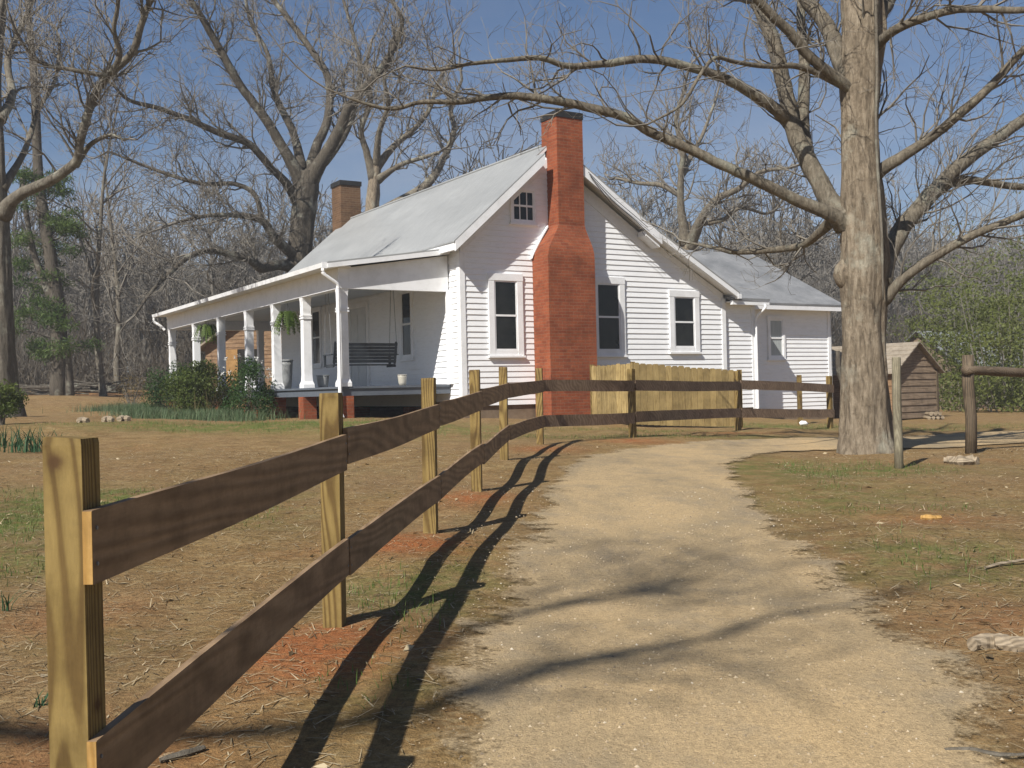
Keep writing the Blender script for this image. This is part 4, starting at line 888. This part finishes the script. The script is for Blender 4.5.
# ivy clad pine at left
p = at(58, 390, 44); o = thing('pine_tree', (p[0], p[1], gzf(p[0], p[1])), 'dark trunk clothed in ragged green foliage behind the left bare tree', 'tree')
t = MB(); t.tube(spline([(0, 0, -.3), (.1, 0, 3), (-.25, 0, 6), (-.7, .2, 9), (-.8, .2, 13), (-1, 0, 17)], 4), np.linspace(.36, .1, 21), 9, rough=.08)
t.tube(spline([(.5, 0, -.3), (.25, 0, 2.5), (-.9, 0, 6), (-1.3, 0, 9)], 4), np.linspace(.2, .08, 13), 7); t.build('trunk', M['bark_dark'], o, True)
lf = MB(); random.seed(3); br = MB()
for k in range(46):
    z = random.uniform(1.6, 9.2); an = random.uniform(0, 2*pi); rr = random.uniform(.3, 1.9)*(1.1-.05*z); c = np.array((-.35+rr*cos(an), rr*sin(an)*.8, z))
    br.tube([(-.06*z*.5, 0, z-.4), tuple((c+(-.06*z*.5, 0, z-.4))/2+(0, 0, .1)), tuple(c)], [.03, .02, .01], 4); leaves(lf, c, (.6, .55, .28), 260, .19, 5, .2, (random.uniform(0, .3), random.uniform(.5, 1)))
br.build('limb', M['bark_dark'], o); lf.build('foliage', M['leaf_pine'], o)
# small forked stump tree by the wing corner
p = at(845, 421, 27.5); o = thing('forked_stump', (p[0], p[1], gzf(p[0], p[1])), 'small dark forked trunk standing between the wing corner and the big tree', 'tree stump')
t = MB(); t.tube(spline([(-.02, 0, -.1), (0, 0, .5), (-.02, 0, 1.0), (-.12, 0, 1.35), (-.14, 0, 1.85)], 4), np.linspace(.11, .06, 17), 8, rough=.1); t.build('trunk', M['bark_dark'], o, True)
t = MB(); t.tube(spline([(0, 0, .85), (.15, 0, 1.15), (.28, 0, 1.5)], 4), np.linspace(.075, .05, 9), 8, rough=.1); t.build('limb', M['bark_dark'], o, True)
# spring green trees at right
for i, (px, yb, d, w_, h, lab) in enumerate([(965, 420, 40, 4.2, 4.4, 'fresh green young tree just right of the small shed'), (1015, 425, 36, 4.6, 4.6, 'fresh green thicket at the right edge behind the log rail'), (1000, 410, 58, 8, 10.5, 'taller thin leaved green tree rising behind the thicket'), (940, 405, 66, 6, 7.5, 'pale green tree half hiding the far barn'), (1050, 415, 44, 5, 7, 'green tree mostly cut by the right edge')]):
    p = at(px, yb, d); random.seed(60+i); o = thing('leafing_tree', (p[0], p[1], gzf(p[0], p[1])), lab, 'tree', group='spring green trees at right')
    st = MB(); lf = MB(); far_ = d > 50
    for k in range(11):
        x, y = random.uniform(-.35, .35)*w_, random.uniform(-.3, .3)*w_; hh = h*random.uniform(.6, 1.05); P = spline([(x*.5, y*.5, -.2), (x*.8, y*.8, hh*.4), (x*1.1, y*1.1, hh)], 5); st.tube(P, np.linspace(.032, .008, len(P)), 5)
        for j in range(13):
            c = P[random.randint(2, len(P)-1)]+np.array([random.gauss(0, .16*w_), random.gauss(0, .16*w_), random.gauss(0, .07*h)]); c[2] = max(.25, c[2]); leaves(lf, c, (.16*w_, .16*w_, .07*h), 34 if far_ else 72, .20 if far_ else .12, 2.2, .2, (random.uniform(0, .5), random.uniform(.5, 1)))
    st.build('trunk', M['twig_brown'], o); lf.build('foliage', M['leaf_spring'], o)
# the far wood: one grey mass of bare trees
protos = []
for k in range(7):
    a_, b_ = gen_tree(16, 5.2, 100+k, .026, 17, 2, 4, .17)
    v = np.concatenate(a_.v+b_.v); offs = a_.n; q = np.concatenate([*a_.q, *[x+offs for x in b_.q]]); tt_ = np.concatenate(a_.t) if a_.t else np.zeros((0, 3), int); protos.append((v, q, tt_))
wd = MB(); random.seed(5)
for k in range(1150):
    d = 60+115*random.random()**.75; px = random.uniform(-80, 1110); x = (px-512)*d/F
    if -40 < px < 330: d = max(d, 62)
    if abs(x-at(945, 380, 62)[0]) < 8 and d < 78: d += 25
    x = (px-512)*d/F
    v, q, t_ = protos[random.randrange(7)]; s_ = random.uniform(.55, 1.1)*(.82 if px < 420 else .95)*(1+max(0, d-90)*.0045); an = random.uniform(0, 2*pi); c, sn_ = cos(an), sin(an)
    w_ = np.stack([(v[:, 0]*c-v[:, 1]*sn_)*s_*1.05+x, (v[:, 0]*sn_+v[:, 1]*c)*s_*1.05+d, v[:, 2]*s_+gzf(x, d)], -1); wd.add(w_, q, t_, attr=random.random())
wo = wd.build('far_wood', M['twig_far']); tag(wo, 'grey brown mass of bare woodland behind the farmhouse', 'woodland', kind='stuff')
br_ = MB(); 
for k in range(420):
    d = random.uniform(52, 75); px = random.uniform(-80, 1110); x = (px-512)*d/F; z = gzf(x, d)
    leaves(br_, (x, d, z+.7), (1.6, 1.2, .9), 60, .28, 4, .9)
    for j in range(7): twig(br_, np.array((x+random.gauss(0, 1.2), d+random.gauss(0, 1), z)), nrm(np.array((random.gauss(0, .25), random.gauss(0, .25), 1.))), random.uniform(1.5, 4.5), .025, 1, 4, .1, 3, .2, 3, .014)
tag(br_.build('undergrowth', M['brush']), 'tangled brown undergrowth along the foot of the wood', 'undergrowth', kind='stuff')
# big tree behind the photographer; one long limb shades the drive
p = (-6.0, -9.0); o = thing('oak_tree', (p[0], p[1], gzf(*p)), 'spreading bare tree behind the viewer whose limb shades the drive', 'tree'); random.seed(77)
P = np.array([(0, 0, -.3), (0, 0, 1), (.1, 0, 3), (.1, .1, 5), (.0, .2, 7), (.1, .1, 9), (.0, .1, 11), (.1, .1, 12.5)], float); t = MB(); trunk_mesh(t, P, np.array([.42, .40, .36, .33, .28, .2, .13, .05]), 24, .4); t.build('trunk', M['bark_pale'], o, True)
tw_ = MB(); oz = o.location.z
def shade_pt(px, py, h): g_ = gp(px, py); k = h/S3[2]; return (g_+S3*k)-np.array((p[0], p[1], oz))
S3 = np.array((-sin(radians(33))*cos(radians(43)), -cos(radians(33))*cos(radians(43)), sin(radians(43))))
for path, r0 in (([(0, .2, 6), (-1.2, 1.8, 8.6), tuple(shade_pt(-160, 745, 9.9)), tuple(shade_pt(40, 737, 10)), tuple(shade_pt(210, 735, 10.1)), tuple(shade_pt(370, 722, 10.2)), tuple(shade_pt(470, 697, 10.3)), tuple(shade_pt(560, 668, 10.4)), tuple(shade_pt(640, 655, 10.5)), tuple(shade_pt(710, 640, 10.6)), tuple(shade_pt(775, 618, 10.8))], .085),
             ([tuple(shade_pt(370, 722, 10.2)), tuple(shade_pt(400, 680, 10.6)), tuple(shade_pt(445, 645, 11.0)), tuple(shade_pt(500, 622, 11.3)), tuple(shade_pt(590, 603, 11.5)), tuple(shade_pt(660, 590, 11.8))], .05),
             ([(.1, 0, 4.5), (-1.8, -.5, 6.5), (-3.5, -1, 8.5), (-4.8, -1, 10)], .12), ([(.2, 0, 8), (-1.5, -1.5, 10.5), (-2.4, -2.5, 12)], .1), ([(.1, 0, 6), (-.5, -2.2, 8), (-1, -4.5, 9.5)], .12)):
    P = spline(path, 5); Rr = np.linspace(r0, .03, len(P)); MB().tube(P, Rr, 9, rough=.06).build('limb', M['bark_pale'], o, True); grow_on(tw_, P, Rr, 13, 1.3, 2, 3, .55, .05, .007)
tw_.build('twigs', M['twig_brown'], o)

# ------------------------------------------------------------------ ground cover and odds and ends
def scatter(n, box, fn=None):
    x0, x1, y0, y1 = box; x = rng.uniform(x0, x1, n); y = y0+(y1-y0)*rng.random(n)**1.5
    k = np.ones(n, bool) if fn is None else fn(x, y); x, y = x[k], y[k]
    return np.stack([x, y, gz(x, y)+(vnoise(x, y, 1.1, 1)-.5)*.05+(vnoise(x, y, 3.3, 2)-.5)*.025], -1)
def off_drive(m_): return lambda x, y: (drive_dist(x, y) > m_)
P = scatter(95000, (-7, 9, 1.8, 17), off_drive(-.05)); n = len(P)
P[:, 2] += .004; an = rng.random(n)*2*pi; L_ = .02+.11*rng.random(n)**2.2; ww = .0014+.0026*rng.random(n); tl = rng.normal(size=n)*.12
dx = np.stack([np.cos(an), np.sin(an), np.abs(tl)], -1)*L_[:, None]; sd = np.stack([-np.sin(an), np.cos(an), tl*0], -1)*ww[:, None]
v = np.stack([P-sd, P+sd, P+dx+sd*.5, P+dx-sd*.5], 1).reshape(-1, 3); mb = MB(); mb.add(v, np.arange(n)[:, None]*4+np.arange(4), attr=np.repeat(rng.random(n)**.95, 4))
kk = rng.choice(n, 1300, False); Pl = P[kk]; m_ = len(Pl); an = rng.random(m_)*2*pi; s_ = (.012+.03*rng.random(m_))[:, None]
e1 = np.stack([np.cos(an), np.sin(an), rng.normal(size=m_)*.25], -1)*s_; e2 = np.stack([-np.sin(an), np.cos(an), rng.normal(size=m_)*.3], -1)*s_*.45
v = np.stack([Pl-e1, Pl+e2+(0, 0, .006), Pl+e1, Pl-e2+(0, 0, .004)], 1).reshape(-1, 3); mb.add(v, np.arange(m_)[:, None]*4+np.arange(4), attr=np.repeat(rng.random(m_), 4))
tag(mb.build('leaf_litter', M['straw']), 'dry straw and fallen leaves scattered over the bare earth', 'leaf litter', kind='stuff')
from bisect import bisect
def field_at(arr, x, y):
    i = np.clip(np.searchsorted(xs, x), 0, nx-1); j = np.clip(np.searchsorted(ys, y), 0, ny-1); return arr[j, i]
P = scatter(150000, (-14, 14, 1.8, 28), lambda x, y: (field_at(green, x, y)*vnoise(x, y, 2.1, 9) > .13+.25*rng.random(len(x))) & (drive_dist(x, y) > .1)); mb = MB(); blades(mb, P, .06, .0055, .8)
c = [hw(-3.9-.9*random.random(), q) for q in np.linspace(2.5, 15, 30)]
P = np.concatenate([np.stack([cc[0]+rng.normal(size=300)*.45, cc[1]+rng.normal(size=300)*.5, np.zeros(300)], -1) for cc in c]); P[:, 2] = gz(P[:, 0], P[:, 1])
tag(mb.build('grass', M['grass_blade']), 'short patchy green grass on the yard', 'grass', kind='stuff')
mb = MB(); blades(mb, P, .26, .012, .6); tag(mb.build('long_grass', M['grass_blue']), 'long blue green grass in front of the porch shrubs', 'grass', kind='stuff')
P = scatter(26000, (-2, 6.5, 1.8, 11), lambda x, y: drive_dist(x, y) < -.02); n = len(P); P[:, 2] = gz(P[:, 0], P[:, 1])+.006
s_ = .0022+.0085*rng.random(n)**4; oc = np.array([(1, 0, 0), (0, 1, 0), (-1, 0, 0), (0, -1, 0), (0, 0, .8), (0, 0, -.5)]); ro = rng.random(n)*2*pi
v = oc[None]*s_[:, None, None]*(1+.5*(rng.random((n, 6, 1))-.5)); vx = v[..., 0]*np.cos(ro)[:, None]-v[..., 1]*np.sin(ro)[:, None]; vy_ = v[..., 0]*np.sin(ro)[:, None]+v[..., 1]*np.cos(ro)[:, None]*.8
v = np.stack([vx, vy_, v[..., 2]], -1)+P[:, None]; f_ = np.array([(0, 1, 4), (1, 2, 4), (2, 3, 4), (3, 0, 4), (1, 0, 5), (2, 1, 5), (3, 2, 5), (0, 3, 5)])
mb = MB(); mb.add(v.reshape(-1, 3), None, (np.arange(n)[:, None, None]*6+f_).reshape(-1, 3), attr=np.repeat(rng.random(n), 6)); tag(mb.build('loose_gravel', M['gravel']), 'loose pale gravel grains on the drive', 'gravel', kind='stuff')
def log(name, pxs, r, mat, label, cat, sides=8, lift=.5):
    pts = [gp(*p) for p in pxs]; c = np.mean(pts, 0); pts = [np.array((q[0]-c[0], q[1]-c[1], gzf(q[0], q[1])-c[2]+r*lift)) for q in pts]
    sp = spline(pts, 4); k = len(sp); rr = r*(1-.35*np.linspace(-1, 1, k)**2)*(1+.15*rng.normal(size=k)*.5); o = MB().tube(sp, rr, sides, rough=.14).build(name, M[mat], smooth=False); o.location = tuple(c); return tag(o, label, cat)
log('driftwood_log', [(972, 651), (990, 647), (1010, 650), (1034, 655)], .045, 'bleached_log', 'bleached splintered log lying at the right edge of the verge', 'log')
log('fallen_stick', [(945, 757), (970, 756), (1000, 758), (1035, 757)], .010, 'bark_grey', 'thin grey stick on the drive at the bottom right corner', 'stick', 6)
log('cut_log', [(944, 464), (952, 464), (962, 464.5), (972, 464), (978, 464)], .085, 'bleached_log', 'short pale cut log at the foot of the log rail post', 'log', 5, lift=.4)
log('wood_chip', [(921, 519), (931, 519.5), (941, 519.5)], .025, 'fresh_cut', 'orange wood chip lying on the verge below the big tree', 'wood chip')
log('fallen_stick', [(160, 765), (185, 757), (205, 750)], .014, 'bark_grey', 'crooked stick on the ground at the bottom left beside the fence', 'stick', 6)
log('fallen_stick', [(985, 570), (1000, 566), (1030, 562)], .012, 'bleached_log', 'pale stick on the verge at the right edge', 'stick', 6)
for i, (px, py, lab) in enumerate([(83, 424, 'leftmost of three pale stove logs on the bare rise'), (108, 423, 'middle of three pale stove logs on the bare rise'), (124, 422, 'rightmost of three pale stove logs on the bare rise')]):
    o = log('stove_log', [(px-5, py), (px, py-.3), (px+5, py)], .075, 'bleached_log', lab, 'log', lift=.8); o['group'] = 'stove logs on the rise'
for i, (px, py, w_, lab) in enumerate([(95, 393, 2.2, 'heap of brush and old boards under the thin bare trees'), (50, 395, 2.6, 'low heap of earth and limbs under the ivy clad trunk')]):
    p = on_ground(px, py); o = thing('brush_pile', p, lab, 'brush pile', group='brush piles at the wood edge'); t = MB(); random.seed(200+i)
    for k in range(40):
        an = random.uniform(-.5, .5)+(pi if k % 2 else 0); c = np.array((random.gauss(0, w_*.25), random.gauss(0, .4), random.uniform(.02, .4))); d = np.array((cos(an), sin(an), random.gauss(0, .12)))*random.uniform(.4, 1.1); t.tube([c-d, c+d*.1, c+d], random.uniform(.02, .06), 5)
    t.build('branches', M['bark_dark'], o)
# iris clumps
for px, py, n_, h, lab in [(28, 452, 90, .34, 'spreading clump of blue green iris leaves at the left edge behind the corner post'), (6, 447, 60, .34, 'iris clump cut by the left edge'), (8, 612, 9, .13, 'small tuft of green blades on bare soil left of the corner post'), (42, 714, 12, .10, 'tiny tuft of green blades touching the base of the corner post')]:
    p = on_ground(px, py); P = np.array(p)+np.stack([rng.normal(size=n_)*(.25 if n_ > 50 else .015), rng.normal(size=n_)*(.18 if n_ > 50 else .015), np.zeros(n_)], -1)
    mb = MB(); blades(mb, P-np.array(p), h, .022 if n_ > 50 else .009, .8, 4); o = mb.build('iris_plant', M['iris_blade']); o.location = p; tag(o, lab, 'plant', group='iris clumps in the yard')
# tall dry weeds at the porch
p = porch_spot(-3.9, 6.2); mb = MB(); blades(mb, np.stack([rng.normal(size=60)*.3, rng.normal(size=60)*.3, np.zeros(60)], -1), .75, .012, .35, 4); o = mb.build('dry_weed', M['leaf_tan']); o.location = p; tag(o, 'tuft of tall dry stalks before the white flowering shrub', 'weed')

hz = MB(); hz.box(-422, 422, -72, 442, min(GZ.min(), -1)-1, 30); hm = bpy.data.materials.new('haze'); hm.use_nodes = True; ht = hm.node_tree; ht.nodes.remove(ht.nodes['Principled BSDF'])
pv = ht.nodes.new('ShaderNodeVolumePrincipled'); pv.inputs['Color'].default_value = (.9, .92, .95, 1); pv.inputs['Density'].default_value = .0011; pv.inputs['Anisotropy'].default_value = 0
ht.links.new(pv.outputs[0], ht.nodes['Material Output'].inputs['Volume']); tag(hz.build('haze', hm), 'faint pale haze hanging in the air over the yard and woods', 'haze', kind='stuff')
# ------------------------------------------------------------------ light and sky
AZ, EL = radians(33), radians(43)
S = np.array((-sin(AZ)*cos(EL), -cos(AZ)*cos(EL), sin(EL)))
sd_ = bpy.data.lights.new('sun', 'SUN'); sd_.energy = 4.6; sd_.angle = radians(.55); sd_.color = (1, .962, .895)
so = bpy.data.objects.new('sun', sd_); col.objects.link(so); so.rotation_euler = mathutils.Vector(tuple(S)).to_track_quat('Z', 'Y').to_euler(); so.location = (-20, -30, 40)
w = bpy.data.worlds.new('World'); scene.world = w; w.use_nodes = True; nt = w.node_tree
bg = nt.nodes['Background']; sky = nt.nodes.new('ShaderNodeTexSky'); sky.sky_type = 'NISHITA'; sky.sun_disc = False; sky.sun_elevation = EL; sky.sun_rotation = atan2(S[0], S[1])
sky.air_density = 1.0; sky.dust_density = .6; sky.ozone_density = 4.5
tc = nt.nodes.new('ShaderNodeTexCoord'); mp = nt.nodes.new('ShaderNodeMapping'); mp.inputs['Scale'].default_value = (1, 1, 3.2)
nz = nt.nodes.new('ShaderNodeTexNoise'); nz.inputs['Scale'].default_value = 2.3; nz.inputs['Detail'].default_value = 7; nz.inputs['Roughness'].default_value = .6
rp = nt.nodes.new('ShaderNodeValToRGB'); rp.color_ramp.elements[0].position = .36; rp.color_ramp.elements[1].position = .62; rp.color_ramp.elements[1].color = (.75, .75, .75, 1)
sx_ = nt.nodes.new('ShaderNodeSeparateXYZ'); nt.links.new(tc.outputs['Generated'], sx_.inputs[0])
lo_ = nt.nodes.new('ShaderNodeMapRange'); lo_.inputs[1].default_value = .30; lo_.inputs[2].default_value = .05; lo_.inputs[3].default_value = .18; lo_.inputs[4].default_value = 1.0; nt.links.new(sx_.outputs[2], lo_.inputs[0])
mm_ = nt.nodes.new('ShaderNodeMath'); mm_.operation = 'MULTIPLY'; nt.links.new(lo_.outputs[0], mm_.inputs[1])
mx = nt.nodes.new('ShaderNodeMix'); mx.data_type = 'RGBA'; mx.inputs[7].default_value = (6.6, 6.7, 7.2, 1)
for a_, b_ in ((tc.outputs['Generated'], mp.inputs[0]), (mp.outputs[0], nz.inputs['Vector']), (nz.outputs['Fac'], rp.inputs[0]), (rp.outputs[0], mm_.inputs[0]), (mm_.outputs[0], mx.inputs[0]), (sky.outputs[0], mx.inputs[6]), (mx.outputs[2], bg.inputs[0])): nt.links.new(a_, b_)
tn_ = nt.nodes.new('ShaderNodeMix'); tn_.data_type = 'RGBA'; tn_.blend_type = 'MULTIPLY'; tn_.inputs[0].default_value = 1; tn_.inputs[7].default_value = (.93, .955, 1, 1); nt.links.new(mx.outputs[2], tn_.inputs[6]); hs_ = nt.nodes.new('ShaderNodeHueSaturation'); hs_.inputs['Saturation'].default_value = 1.12; nt.links.new(tn_.outputs[2], hs_.inputs['Color']); nt.links.new(hs_.outputs[0], bg.inputs[0])
bg.inputs[1].default_value = .05
vs_ = scene.view_settings; scene.display_settings.display_device = 'sRGB'; vs_.view_transform = 'Standard'; vs_.look = 'None'; vs_.exposure = 0.57; vs_.gamma = 1
scene.cycles.max_bounces = 6; scene.cycles.transparent_max_bounces = 8; scene.cycles.use_denoising = True
